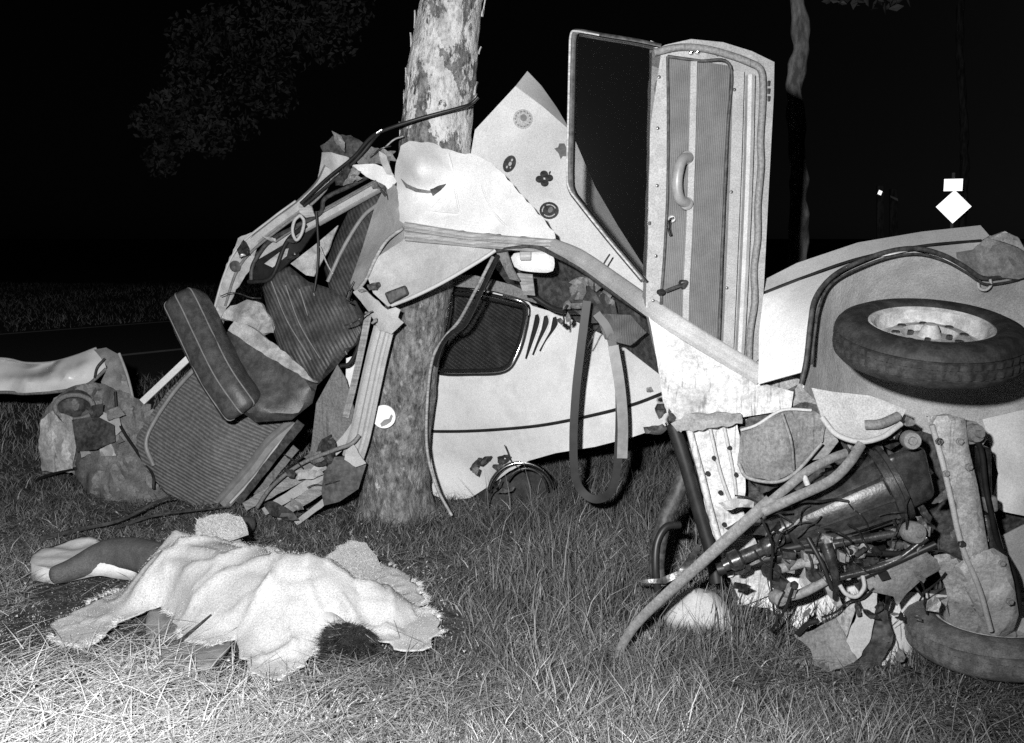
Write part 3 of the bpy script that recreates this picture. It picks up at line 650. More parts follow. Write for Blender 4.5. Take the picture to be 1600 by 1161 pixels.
sheet('sun_visor', [(390, 437, 5.06), (404, 405, 5.05), (440, 384, 5.0), (498, 352, 4.95), (470, 392, 4.98), (424, 436, 5.0)], M['black'], car, 0.015, 9, 0.004, 6, seed=11)
sheet('visor_label', [(413, 412, 5.0), (442, 390, 5.0), (451, 388, 5.0), (448, 400, 5.0), (426, 418, 5.0)], M['foam'], car, 0.003, 6, 0.003, 20, fn=lambda x, y: 4.985, seed=12)
tube('grab_strap', px([(469, 336, 4.86), (460, 345, 4.85), (457, 362, 4.85), (463, 375, 4.85), (471, 365, 4.85), (475, 346, 4.86)]), 0.008, M['lining'], car, closed=True)
sheet('strap_mount', [(466, 318, 4.86), (478, 318, 4.86), (486, 322, 4.85), (492, 338, 4.86), (478, 340, 4.86), (468, 332, 4.86)], M['gutter'], car, 0.01, 5, 0.008, 20)
# cables thrown up across the trunk
tube('cable', px([(470, 318, 4.84), (510, 280, 4.8), (552, 246, 4.76), (578, 216, 4.72), (604, 202, 4.68), (660, 184, 4.66), (720, 168, 4.68), (736, 162, 4.7), (747, 152, 4.7)]), 0.0085, M['black'], car)
tube('cable', px([(474, 322, 4.83), (516, 286, 4.79), (556, 250, 4.75), (580, 222, 4.73), (592, 208, 4.7)]), 0.008, M['black'], car)
tube('cable_end', px([(588, 208, 4.665), (597, 202, 4.665)]), 0.009, M['chrome'], car, n=3)
tube('cable', px([(602, 230, 4.72), (616, 218, 4.72), (630, 213, 4.74)]), 0.004, M['gutter'], car)
tube('cable', px([(494, 330, 4.84), (497, 380, 4.86), (496, 420, 4.86), (491, 455, 4.86)]), 0.006, M['black'], car)
tube('cable', px([(500, 385, 4.86), (510, 410, 4.85), (520, 428, 4.85)]), 0.004, M['gutter'], car)

# ---- windscreen pillar in front of the trunk
sheet('torn_pillar_top', [(551, 456, 4.56), (566, 448, 4.54), (580, 462, 4.5), (596, 476, 4.48), (606, 484, 4.48), (618, 480, 4.5), (626, 484, 4.48), (622, 496, 4.48), (631, 504, 4.5), (612, 522, 4.5), (592, 516, 4.52), (584, 500, 4.52), (572, 482, 4.54)], M['lining'], car, 0.004, 6, 0.016, 16, jag=0.8, seed=13)
pp = px([(600, 512, 4.56), (588, 560, 4.58), (575, 620, 4.6), (562, 680, 4.63), (551, 716, 4.66)])
sweep('windscreen_pillar', pp, [(-0.06, -0.02), (0.06, -0.02), (0.06, 0.0), (0.045, 0.014), (0.03, 0.002), (0.018, 0.002), (0.008, 0.018), (-0.012, 0.018), (-0.022, 0.004), (-0.034, 0.004), (-0.042, 0.012), (-0.06, 0.004)], M['lining'], car, scale=(0.82, 0.9))
sweep('pillar_trim', px([(576, 488, 4.58), (566, 540, 4.6), (553, 600, 4.62), (540, 652, 4.64)]), [(-0.016, -0.008), (0.016, -0.008), (0.016, 0.002), (0.006, 0.008), (0, 0.0), (-0.008, 0.008), (-0.016, 0.002)], M['gutter'], car)
tube('pillar_trim', px([(572, 488, 4.62), (564, 530, 4.63), (548, 566, 4.64), (532, 572, 4.65)]), 0.01, M['black'], car)
sheet('inner_panel', [(541, 560, 4.8), (552, 556, 4.8), (566, 556, 4.8), (562, 585, 4.8), (553, 618, 4.8), (540, 600, 4.8)], M['white'], car, 0.004, 8, 0.004)
sheet('kick_panel', [(527, 570, 4.68), (540, 592, 4.66), (553, 640, 4.66), (542, 686, 4.68), (505, 728, 4.72), (470, 750, 4.78), (486, 700, 4.76), (494, 630, 4.74)], M['grey'], car, 0.005, 9, 0.02, 6, seed=14)
sheet('kick_panel', [(556, 652, 4.66), (552, 690, 4.66), (520, 716, 4.68), (490, 742, 4.72), (472, 748, 4.72), (506, 712, 4.7), (536, 680, 4.68)], M['lining'], car, 0.005, 8, 0.01, 6, off=0.02)
sheet('mud_flap', [(502, 768, 4.62), (506, 738, 4.62), (522, 714, 4.63), (556, 712, 4.64), (572, 726, 4.64), (560, 764, 4.62), (530, 784, 4.6), (506, 790, 4.6)], M['dark'], car, 0.008, 9, 0.012, 7, off=0.03, seed=15)
sheet('torn_sill_end', [(540, 704, 4.6), (552, 694, 4.6), (560, 708, 4.6), (572, 724, 4.6), (556, 730, 4.6), (538, 718, 4.6)], M['lining'], car, 0.004, 6, 0.014, 16, off=0.05, jag=1)
def strip2(name, a, b, w0, w1, Ya, Yb, m, cr=0.01, th=0.006, sd=0):
    dx, dy = b[0] - a[0], b[1] - a[1]; l = math.hypot(dx, dy); nx, ny = -dy / l, dx / l; mdx, mdy = (a[0] + b[0]) / 2, (a[1] + b[1]) / 2; Ym = (Ya + Yb) / 2
    return sheet(name, [(a[0] + nx * w0, a[1] + ny * w0, Ya), (mdx + nx * (w0 + w1) / 2, mdy + ny * (w0 + w1) / 2, Ym), (b[0] + nx * w1, b[1] + ny * w1, Yb), (b[0] - nx * w1, b[1] - ny * w1, Yb), (mdx - nx * (w0 + w1) / 2, mdy - ny * (w0 + w1) / 2, Ym), (a[0] - nx * w0, a[1] - ny * w0, Ya)], m, car, th, 8, cr, 9, jag=0.6, seed=sd)[0]
strip2('sill_strip', (382, 792), (505, 722), 7, 12, 4.85, 4.68, M['wood'], sd=1)
strip2('sill_strip', (412, 800), (505, 742), 6, 9, 4.78, 4.64, M['lining'], sd=2)
strip2('sill_strip', (432, 808), (512, 756), 7, 10, 4.73, 4.62, M['wood'], sd=3)
strip2('sill_strip', (462, 818), (522, 772), 4, 5, 4.7, 4.6, M['lining'], sd=4)
strip2('sill_strip', (372, 786), (470, 660), 5, 7, 4.95, 4.86, M['dark'], sd=5)
strip2('sill_strip', (400, 775), (462, 700), 5, 6, 4.9, 4.8, M['grey'], sd=6)
tube('cable', px([(402, 792, 4.74), (425, 760, 4.7), (468, 726, 4.62), (520, 704, 4.56), (548, 694, 4.55), (562, 680, 4.56)]), 0.01, M['grey'], car)

# ---- rear quarter with its window and vents
win = [(702, 454), (742, 459), (800, 472), (822, 482), (818, 520), (806, 556), (788, 578), (742, 582), (682, 578), (690, 540), (700, 490)]
vents = [[(836 + 14 * i, 492 + 2 * i), (842 + 14 * i, 490 + 2 * i), (844 + 14 * i, 504 + 2 * i), (832 + 11 * i, 540 - 3 * i), (824 + 11 * i, 562 - 6 * i), (820 + 11 * i, 560 - 6 * i), (832 + 14 * i, 512 + 2 * i)] for i in range(3)]
qp, qf = sheet('quarter_panel', [(690, 446, 5.2), (760, 446, 5.12), (816, 462, 5.05), (832, 478, 5.0), (872, 490, 4.94), (915, 503, 4.86), (975, 530, 4.7), (1050, 560, 4.4), (1120, 600, 4.2), (1110, 640, 4.2), (1050, 662, 4.36), (985, 684, 4.5), (930, 698, 4.62), (868, 708, 4.76), (826, 720, 4.88), (795, 737, 4.98), (768, 757, 5.08), (735, 778, 5.18), (700, 782, 5.22), (668, 770, 5.24), (662, 640, 5.22), (668, 560, 5.22)],
    M['white'], car, 0.004, 10, 0.022, 2.8, ctl=[(800, 640, 4.9), (720, 640, 5.1), (900, 600, 4.72), (740, 740, 5.16)], holes=[win] + vents, seed=20)
qf0 = qf; qf = lambda x, y: qf0(x, y) + 0.022 * crease(P(x, y, qf0(x, y)), 2.8, 20)
wy = lambda x, y, d=0.0: P(x, y, qf(x, y) - d)
tube('window_rubber', [wy(x, y, 0.006) for x, y in win], 0.02, M['black'], car, n=5, closed=True)
tube('window_chrome', [wy(x, y, 0.026) for x, y in win], 0.006, M['chrome'], car, n=5, closed=True)
sheet('window_pane', [(x, y, qf(x, y)) for x, y in win], M['glass'], car, 0.004, 22, 0, fn=qf, off=-0.015)
sheet('seat_back', [(680, 440, 5.4), (840, 455, 5.3), (840, 590, 5.3), (670, 595, 5.4)], M['seatcloth'], car, 0.03, 22, 0.01, 4, seed=21)
for vv in vents: sheet('vent_backing', [(x + dx, y, 5) for (x, y), dx in zip(vv, (-3, 3, 3, 3, 0, -3, -3))], M['black'], car, 0.004, 12, 0, fn=qf, off=-0.05)
for i in range(3): tube('vent_lip', [wy(x, y, 0.004) for x, y in (vents[i][1], vents[i][2], vents[i][3], vents[i][4])], 0.004, M['white'], car, n=4)
sweep('waist_trim', [wy(x, y, 0.008) for x, y in ((664, 674), (720, 674), (780, 671), (850, 664), (930, 648), (990, 632), (1042, 612))], circ(0.0085, 8), M['black'], car)
sheet('roof_rail_inner', [(690, 428, 4.98), (740, 430, 4.92), (800, 445, 4.85), (836, 462, 4.8), (838, 474, 4.8), (800, 462, 4.85), (760, 452, 4.9), (696, 446, 4.98)], M['grey'], car, 0.01, 8, 0.006, 8)
tube('chrome_corner', px([(786, 462, 4.82), (806, 468, 4.8), (822, 476, 4.8), (824, 492, 4.82)]), 0.009, M['chrome'], car)
# swollen wheel arch edge and the hub ring in the grass
tube('hub_ring', [P(815 + 52 * math.cos(a), 775 - 52 * math.sin(a), 4.92) for a in np.linspace(0.25, 3.0, 9)], 0.012, M['chrome'], car)
tube('hub_ring', [P(822 + 34 * math.cos(a), 772 - 40 * math.sin(a), 4.9) for a in np.linspace(0.1, 2.6, 8)], 0.006, M['iron'], car)
wh = lathe([(0.06, 0.0), (0.12, 0.03), (0.19, 0.02), (0.25, -0.01), (0.26, -0.06), (0.25, -0.11), (0.19, -0.13), (0.05, -0.1)], P(812, 800, 5.1), (-0.15, -1, 0.25), 'wheel', M['tyre'], car, 36)

# ---- dark interior behind the rail
sheet('cabin_lining', [(760, 400, 4.75), (860, 398, 4.7), (900, 420, 4.6), (1010, 500, 4.3), (1060, 560, 4.1), (1050, 600, 4.2), (960, 530, 4.5), (880, 492, 4.75), (830, 470, 4.85), (790, 440, 4.85)], M['dark'], car, 0.006, 12, 0.06, 7, seed=22)
sheet('crumpled_trim', [(872, 440, 4.5), (910, 436, 4.45), (960, 470, 4.3), (965, 500, 4.3), (925, 505, 4.4), (890, 480, 4.45)], M['vinylp'], car, 0.006, 8, 0.05, 16, seed=23)
sheet('crumpled_trim', [(930, 490, 4.28), (985, 492, 4.2), (1010, 520, 4.1), (985, 540, 4.15), (945, 530, 4.2)], M['trim'], car, 0.006, 8, 0.05, 14, seed=24)
sheet('rear_view_mirror', [(803, 396, 4.27), (850, 394, 4.24), (864, 400, 4.24), (866, 418, 4.24), (856, 426, 4.24), (812, 422, 4.26), (801, 410, 4.27)], M['clean'], car, 0.02, 6, 0.001, 5, curve=True, puff=8, bulge=0.008)
slab('mirror_clip', [(812, 393), (830, 393), (830, 407), (813, 407)], 4.215, 4.24, M['gutter'], car, 0.004)
sheet('mirror_stem', [(776, 396, 4.34), (792, 394, 4.32), (800, 420, 4.32), (812, 440, 4.34), (796, 436, 4.36)], M['grey'], car, 0.01, 6, 0.008, 14)
sheet('mirror_stem', [(808, 428, 4.4), (832, 430, 4.38), (836, 462, 4.45), (818, 460, 4.45)], M['gutter'], car, 0.006, 6, 0.008, 14)
tube('cable', px([(770, 402, 4.3), (745, 450, 4.42), (718, 500, 4.6), (694, 528, 4.68), (676, 560, 4.74), (668, 620, 4.76), (667, 700, 4.74), (682, 760, 4.7), (706, 806, 4.66)]), 0.0075, M['gutter'], car)
tube('cable', px([(778, 400, 4.32), (756, 446, 4.42), (728, 505, 4.58), (706, 520, 4.64), (690, 540, 4.7), (680, 570, 4.76)]), 0.011, M['black'], car)
tube('cable', px([(832, 462, 4.6), (870, 484, 4.55), (920, 488, 4.45), (936, 500, 4.35)]), 0.013, M['black'], car)
# belts hanging from the rail
bp = [(-0.024, -0.003), (0.024, -0.003), (0.024, 0.003), (-0.024, 0.003)]
sweep('seat_belt', px([(917, 470, 4.2), (908, 540, 4.2), (900, 610, 4.2), (896, 680, 4.2), (898, 740, 4.2), (910, 768, 4.2), (932, 780, 4.19), (954, 768, 4.18), (964, 730, 4.18), (968, 660, 4.18), (966, 590, 4.18), (952, 520, 4.2), (932, 490, 4.22)]), [(a * 0.75, b * 2) for a, b in bp], M['black'], car)
sweep('seat_belt', px([(958, 540, 4.15), (968, 600, 4.14), (973, 660, 4.14), (972, 716, 4.14)]), [(a * 0.95, b) for a, b in bp], M['handle'], car)

# ---- bonnet standing up behind, with stickers
hood, hf = sheet('hood', [(806, 134, 4.9), (742, 203, 4.92), (734, 250, 4.9), (780, 330, 4.82), (850, 400, 4.72), (1000, 500, 4.5), (1020, 470, 4.48), (1006, 416, 4.52), (965, 352, 4.62), (930, 292, 4.72), (892, 204, 4.82), (884, 198, 4.84), (850, 168, 4.87)],
    M['clean'], car, 0.005, 12, 0.008, 2.5, ctl=[(820, 260, 4.87), (880, 240, 4.78), (860, 330, 4.74), (790, 230, 4.9), (840, 215, 4.88)], seed=30)
sheet('hood_flange', [(824, 111, 4.97), (846, 134, 4.98), (870, 168, 4.98), (896, 212, 4.92), (884, 198, 4.835), (850, 168, 4.865), (806, 134, 4.895)], M['clean'], car, 0.005, 8, 0.003, 6, seed=31)
def disc_pts(cx, cy, rx, ry, rot=0, n=20): return [(cx + rx * math.cos(a) * math.cos(rot) - ry * math.sin(a) * math.sin(rot), cy + rx * math.cos(a) * math.sin(rot) + ry * math.sin(a) * math.cos(rot), 0) for a in (2 * math.pi * k / n for k in range(n))]
def stick(pts, m, off, lab=None, parent=hood, name='sticker'):
    f = lambda x, y: hf(x, y) + 0.008 * crease(P(x, y, hf(x, y)), 2.5, 30)
    o, _ = sheet(name, pts, m, parent, 0.0012, 4, 0, fn=f, off=off)
    if lab: o['label'] = lab
    return o
s1 = stick(disc_pts(817, 186, 15.5, 15.5), M['stickerp'], 0.004, 'pale round seal sticker with a ring of print')
stick(disc_pts(818, 184, 5, 5.5), M['stickerm'], 0.006, name='sticker_print')
for k in range(14):
    a = k * 2 * math.pi / 14; stick(disc_pts(817 + 11.8 * math.cos(a), 186 + 11.8 * math.sin(a), 1.9, 1.3, a + 1.57, 6), M['stickerm'], 0.006, name='sticker_print')
stick(disc_pts(796, 256, 9.5, 14, math.radians(25)), M['sticker'], 0.004, 'dark oval sticker with pale marks')
for dx, dy, rx, ry in ((1, 0, 2.4, 3.6), (4, -6, 1.6, 2.2), (-4, 5, 1.4, 2.2), (1.5, 6, 1, 1.4)): stick(disc_pts(796 + dx, 256 + dy, rx, ry, 0.4, 10), M['lining'], 0.006, name='sticker_print')
clover = [(845, 278), (838, 283), (836, 277), (841, 270), (848, 270), (851, 269), (855, 270), (857, 268), (859, 271), (857, 275), (862, 275), (863, 281), (858, 284), (857, 288), (851, 291), (846, 288)]
for cx, cy in ((843, 280), (850, 272), (858, 278), (851, 286)): stick(disc_pts(cx, cy, 6.3, 5.6), M['sticker'], 0.004 + 0.0004 * (cx % 5), 'dark four-leaf clover sticker', name='sticker')
stick([(857, 271, 0), (859, 267, 0), (861, 268, 0), (859, 273, 0)], M['sticker'], 0.0065, name='sticker_print')
stick([(866, 232, 0), (872, 230, 0), (874, 224, 0), (882, 224, 0), (884, 229, 0), (887, 234, 0), (885, 244, 0), (879, 244, 0), (876, 249, 0), (873, 240, 0)], M['stickerm'], 0.004, 'dark ragged leaf-shaped sticker')
stick(disc_pts(858, 329, 15.2, 13.6), M['sticker'], 0.004, 'dark round badge sticker with a pale ring')
for a0, a1 in ((0.6, 2.4), (2.9, 3.9), (4.3, 5.9)):
    pts = [(858 + 11.5 * math.cos(a), 329 + 10 * math.sin(a), 0) for a in np.linspace(a0, a1, 8)] + [(858 + 9.8 * math.cos(a), 329 + 8.4 * math.sin(a), 0) for a in np.linspace(a1, a0, 8)]
    stick(pts, M['stickerp'], 0.006, name='sticker_print')
stick(disc_pts(860, 328, 3.6, 5, 0.5, 10), M['stickerm'], 0.006, name='sticker_print')

# ---- the open door standing on end
DY = 3.46
door = empty('door', P(1110, 570, DY), 'x', 'x'); del door['label'], door['category']
door.parent = car; door.location = WLOC['door'] - WLOC[car.name]
door['label'] = 'open car door standing on end, inner trim showing'
sheet('door_shell', [(1019, 80, DY), (1040, 70, DY), (1080, 61, DY), (1130, 66, DY + 0.01), (1175, 80, DY + 0.015), (1210, 97, DY + 0.02), (1209, 150, DY + 0.02), (1201, 300, DY + 0.02), (1194, 440, DY + 0.02), (1186, 560, DY + 0.02), (1165, 585, DY), (1060, 585, DY), (1030, 560, DY), (1009, 480, DY), (1013, 300, DY)], M['doorpaint'], door, 0.055, 12, 0.009, 5, seed=40, off=-0.006)
sheet('trim_panel', [(1043, 88, DY), (1092, 95, DY), (1141, 103, DY), (1137, 200, DY), (1131, 330, DY), (1125, 480, DY), (1122, 575, DY), (1060, 575, DY), (1042, 545, DY), (1033, 482, DY), (1038, 400, DY), (1043, 300, DY), (1044, 180, DY)], M['trim'], door, 0.012, 14, 0.004, 5, off=0.018, seed=41)
tube('trim_piping', [P(x, y, DY - 0.03) for x, y in ((1043, 88), (1092, 95), (1141, 103), (1137, 200), (1131, 330), (1125, 480), (1122, 575))], 0.0055, M['dark'], door)
tube('trim_piping', [P(x, y, DY - 0.03) for x, y in ((1043, 88), (1044, 180), (1043, 300), (1038, 400), (1033, 482), (1042, 545))], 0.005, M['dark'], door)
sweep('trim_strip', [P(x, y, DY - 0.032) for x, y in ((1084, 96), (1082, 200), (1078, 330), (1072, 460), (1070, 570))], [(-0.013, -0.004), (0.013, -0.004), (0.011, 0.004), (-0.011, 0.004)], M['doorpaint'], door)
sweep('inner_rib', [P(x, y, DY - 0.01) for x, y in ((1153, 112), (1149, 250), (1143, 400), (1136, 560))], [(-0.022, -0.01), (0.022, -0.01), (0.018, 0.008), (-0.02, 0.008)], M['doorpaint'], door)
sweep('inner_rib', [P(x, y, DY - 0.008) for x, y in ((1173, 118), (1170, 250), (1164, 400), (1156, 560))], [(-0.014, -0.01), (0.016, -0.01), (0.014, 0.02), (0.002, 0.026), (-0.012, 0.014)], M['lining'], door)
sealp = [(1022, 82), (1060, 74), (1100, 76), (1140, 86), (1172, 98), (1188, 108), (1192, 130), (1191, 170), (1188, 220), (1189, 260), (1184, 320), (1184, 370), (1178, 420), (1179, 470), (1172, 520), (1170, 570)]
tube('door_seal', [P(x, y, DY - 0.012) for x, y in sealp], 0.0125, M['grey'], door)
for y in (126, 138, 150): slab('latch_slot', [(1200, y), (1204, y), (1203, y + 8), (1200, y + 8)], DY + 0.005, DY + 0.012, M['black'], door, 0.001)
for x, y in ((1080, 82), (1090, 81)): lathe([(0, 0.012), (0.007, 0.01), (0.009, 0.0), (0.009, -0.012)], P(x, y, DY - 0.006), (0, -1, 0), 'hinge_bolt', M['chrome'], door, 12)
sheet('hinge_mark', [(1118, 84, DY), (1128, 82, DY), (1130, 85, DY), (1120, 88, DY)], M['dark'], door, 0.003, 5, 0, off=0.008)
hh = tube('pull_handle', [P(1076, 246, DY - 0.045), P(1066, 250, DY - 0.075), P(1060, 268, DY - 0.085), P(1058, 290, DY - 0.085), P(1062, 310, DY - 0.075), P(1074, 318, DY - 0.045)], 0.0185, M['handle'], door, k=14)
for x, y in ((1073, 246), (1073, 318)): lathe([(0, 0.014), (0.012, 0.012), (0.022, 0.004), (0.024, -0.012)], P(x, y, DY - 0.05), (0, -1, 0), 'handle_pad', M['handle'], door, 16)
lv = tube('door_lever', [P(1052, 341, DY - 0.045), P(1047, 344, DY - 0.06), P(1045, 355, DY - 0.065), P(1048, 368, DY - 0.06)], 0.0055, M['chrome'], door, k=8)
lathe([(0, 0.012), (0.01, 0.01), (0.014, 0)], P(1050, 342, DY - 0.035), (0, -1, 0), 'lever_rose', M['trimpale'], door, 14)
cr_ = tube('window_crank', [P(1069, 444, DY - 0.05), P(1055, 449, DY - 0.065), P(1040, 455, DY - 0.06)], 0.0065, M['iron'], door, k=8)
lathe([(0, 0.02), (0.012, 0.018), (0.016, 0.006), (0.018, 0)], P(1068, 444, DY - 0.035), (0, -1, 0), 'crank_rose', M['black'], door, 16, mod=lambda a, j: 1 + 0.12 * math.sin(a * 3))
lathe([(0, 0.03), (0.009, 0.028), (0.012, 0.01), (0.008, 0)], P(1037, 456, DY - 0.06), (-0.7, -0.6, 0), 'crank_knob', M['black'], door, 14)
for x, y in ((1030, 120), (1028, 200), (1027, 290), (1025, 400), (1021, 470), (1148, 140), (1143, 300), (1136, 450)): lathe([(0, 0.003), (0.005, 0.002), (0.006, -0.002)], P(x, y, DY - (0.022 if x > 1100 else 0.004)), (0, -1, 0), 'screw', M['iron'], door, 8)
slab('lock_slot', [(1013, 346), (1017, 346), (1017, 351), (1013, 351)], DY - 0.006, DY, M['black'], door, 0.001)
wf = [(1032, 74), (990, 65), (940, 57), (905, 51), (896, 56), (894, 90), (892, 180), (890, 270), (893, 296), (908, 318), (950, 371), (1006, 438)]
tube('window_frame', [P(x, y, DY + 0.005) for x, y in wf], 0.0125, M['dark'], door, k=10)
tube('frame_bead', [P(x + 6, y + 3, DY - 0.007) for x, y in wf], 0.005, M['chrome'], door, k=8)
tube('frame_bead', [P(x - 4, y - 2, DY - 0.004) for x, y in wf[2:]], 0.004, M['gutter'], door, k=8)
sheet('window_pane', [(x + 2, y, DY) for x, y in wf] + [(1012, 400, DY), (1016, 200, DY)], M['glass'], door, 0.004, 30, 0, off=-0.004)

# ---- front wing, wheel arch and wheels
sheet('wing_crown', [(1196, 436, 3.62), (1245, 411, 3.66), (1340, 379, 3.7), (1440, 362, 3.7), (1532, 352, 3.68), (1546, 368, 3.62), (1532, 376, 3.6), (1440, 384, 3.6), (1340, 404, 3.58), (1250, 435, 3.55), (1194, 456, 3.52)], M['clean'], car, 0.0015, 9, 0.0, 3, seed=50)
wing, wfn = sheet('wing_panel', [(1193, 460, 3.5), (1250, 438, 3.53), (1340, 407, 3.56), (1440, 387, 3.58), (1532, 378, 3.58), (1548, 368, 3.6), (1562, 392, 3.55), (1560, 418, 3.5), (1545, 434, 3.46), (1532, 436, 3.45), (1506, 420, 3.44), (1472, 401, 3.43), (1430, 390, 3.42), (1378, 396, 3.4), (1322, 420, 3.36), (1288, 444, 3.3), (1270, 478, 3.24), (1263, 530, 3.18), (1258, 580, 3.14), (1185, 600, 3.3), (1186, 520, 3.4)],
    M['white'], car, 0.004, 10, 0.006, 4, seed=51)
tube('wing_seam', px([(1195, 457, 3.50), (1250, 435.5, 3.52), (1340, 404.5, 3.555), (1440, 384.5, 3.575), (1533, 376, 3.575)]), 0.0055, M['black'], car)
arch = [(1252, 600, 3.12), (1260, 560, 3.13), (1266, 505, 3.18), (1273, 468, 3.22), (1294, 438, 3.28), (1325, 417, 3.33), (1380, 395, 3.37), (1430, 388, 3.39), (1472, 398, 3.40), (1506, 416, 3.41), (1534, 434, 3.42), (1560, 434, 3.44), (1590, 428, 3.46)]
tube('arch_lip', px(arch), 0.0085, M['dark'], car)
tube('arch_lip', px([(x + (8 if x < 1290 else 2), y + 9, Y - 0.01) for x, y, Y in arch[1:]]), 0.0045, M['dark'], car)
sheet('wheel_well', [(1256, 606, 3.16), (1266, 520, 3.22), (1276, 470, 3.28), (1298, 441, 3.34), (1328, 422, 3.38), (1380, 401, 3.42), (1430, 394, 3.43), (1474, 405, 3.44), (1534, 441, 3.46), (1600, 432, 3.48), (1660, 470, 3.5), (1670, 640, 3.5), (1580, 700, 3.5), (1440, 690, 3.5), (1310, 660, 3.4)], M['liner'], car, 0.004, 15, 0.012, 5, ctl=[(1430, 480, 3.62), (1360, 500, 3.58), (1520, 520, 3.62), (1320, 560, 3.5), (1440, 600, 3.6)], seed=52)
tube('well_bracket', px([(1528, 438, 3.42), (1530, 450, 3.42), (1540, 453, 3.42), (1548, 446, 3.42), (1547, 436, 3.42)]), 0.005, M['liner'], car)
sheet('crumpled_nose', [(1484, 396, 3.52), (1520, 390, 3.5), (1540, 372, 3.5), (1566, 362, 3.5), (1590, 370, 3.48), (1606, 392, 3.45), (1610, 430, 3.42), (1592, 436, 3.4), (1560, 432, 3.42), (1532, 434, 3.43), (1508, 415, 3.46)], M['mud'], car, 0.004, 7, 0.05, 11, seed=53, off=0.01)
sheet('crumpled_nose', [(1548, 372, 3.5), (1570, 361, 3.48), (1592, 372, 3.44), (1604, 395, 3.42), (1590, 386, 3.42), (1568, 378, 3.44)], M['dirty'], car, 0.004, 6, 0.03, 14, seed=54, off=0.04)

def wheel(name, c, axis, tyre, rimm, label, inner=False):
    """axis points out of the visible face"""
    w = empty(name, c, 'x', 'x'); del w['label'], w['category']; w.parent = car; w.location = WLOC[w.name] - WLOC[car.name]; w['label'] = label
    R = 0.285; hw = 0.064
    prof = [(0.178, hw * 0.75), (0.19, hw * 0.98), (0.215, hw * 1.08), (0.245, hw * 1.04), (0.268, hw * 0.86), (0.279, hw * 0.66), (0.283, hw * 0.5), (0.278, hw * 0.46), (0.278, hw * 0.4), (0.285, hw * 0.36), (R, hw * 0.1), (0.279, hw * 0.06), (0.279, -hw * 0.06), (R, -hw * 0.1), (0.285, -hw * 0.36), (0.278, -hw * 0.4), (0.278, -hw * 0.46), (0.283, -hw * 0.5), (0.279, -hw * 0.66), (0.265, -hw * 0.88), (0.235, -hw * 1.05), (0.2, -hw * 1.0), (0.178, -hw * 0.75)]
    lathe(prof, c, axis, 'tyre', tyre, w, 200, mod=lambda a, j: 1 - (0.02 if (7 < j < 17 and (int(a / (2 * math.pi) * 100 + (0.5 if j > 12 else 0)) % 2 == 0) and j not in (11, 12)) else 0) - (0.006 if j in (3,) else 0))
    d = Vector(axis).normalized()
    if not inner: rp = [(0, 0.03), (0.03, 0.03), (0.036, 0.018), (0.07, 0.012), (0.085, 0.026), (0.115, 0.024), (0.13, 0.008), (0.15, 0.004), (0.163, 0.02), (0.166, 0.05), (0.178, 0.058), (0.187, 0.055), (0.184, 0.03), (0.178, -0.05)]
    else: rp = [(0, 0.0), (0.075, 0.0), (0.08, -0.03), (0.135, -0.03), (0.15, 0.0), (0.16, 0.03), (0.168, 0.052), (0.18, 0.06), (0.187, 0.055), (0.178, -0.05)]
    r = lathe(rp, c, axis, 'rim', rimm, w, 48)
    s = d.cross(Vector((0, 1, 0.03))).normalized(); u = s.cross(d)
    if not inner:
        for k in range(4):
            a = k * math.pi / 2 + 0.5; lathe([(0, 0.016), (0.009, 0.014), (0.011, 0)], c + d * 0.014 + (s * math.cos(a) + u * math.sin(a)) * 0.056, d, 'wheel_nut', M['iron'], w, 6, False)
        for k in range(8):
            a = k * math.pi / 4 + 0.2; lathe([(0, 0.001), (0.013, 0.001), (0.014, -0.004)], c + d * 0.0275 + (s * math.cos(a) + u * math.sin(a)) * 0.1, d, 'rim_slot', M['dark'], w, 10, False)
        lathe([(0, 0.03), (0.018, 0.028), (0.028, 0.01), (0.03, 0)], c + d * 0.028, d, 'hub_cap', rimm, w, 20)
    return w
tl = math.radians(13)
wheel('wheel', P(1451, 533, 2.98), Vector((-0.02, -math.sin(tl), math.cos(tl))), M['tyre'], M['rim'], 'wheel lying flat under the upper wheel arch, dusty rim up')
wheel('wheel', P(1550, 986, 3.17), Vector((-0.05, -math.sin(math.radians(1)), math.cos(tl))), M['tyremud'], M['rim'], 'dusty lower wheel lying in the grass below the axle', True)

# ---- underside
sheet('scuttle_panel', [(1014, 494, 3.42), (1060, 522, 3.41), (1120, 558, 3.39), (1188, 598, 3.37), (1240, 612, 3.34), (1236, 640, 3.33), (1160, 652, 3.36), (1064, 660, 3.4), (1036, 628, 3.42), (1026, 560, 3.42)], M['dirtw'], car, 0.005, 10, 0.05, 6, seed=59, off=-0.01)
sheet('floor_pan', [(1036, 560, 3.62), (1110, 545, 3.55), (1175, 560, 3.48), (1255, 596, 3.3), (1300, 650, 3.35), (1240, 665, 3.4), (1150, 662, 3.45), (1062, 668, 3.5), (1040, 630, 3.6)], M['dirty'], car, 0.005, 12, 0.03, 6, seed=60, off=-0.05)
sheet('floor_pan', [(1255, 596, 3.36), (1330, 640, 3.4), (1460, 680, 3.45), (1560, 690, 3.45), (1690, 620, 3.55), (1700, 900, 3.6), (1600, 900, 3.6), (1480, 960, 3.55), (1330, 980, 3.52), (1195, 965, 3.55), (1150, 880, 3.55), (1130, 700, 3.5), (1180, 640, 3.42)], M['floor'], car, 0.005, 16, 0.035, 5, seed=61)
sheet('body_side', [(1180, 880, 3.52), (1260, 850, 3.5), (1340, 850, 3.48), (1352, 930, 3.45), (1300, 965, 3.42), (1250, 985, 3.4), (1200, 950, 3.46), (1150, 945, 3.48)], M['white'], car, 0.005, 10, 0.02, 7, off=0.05, seed=62)
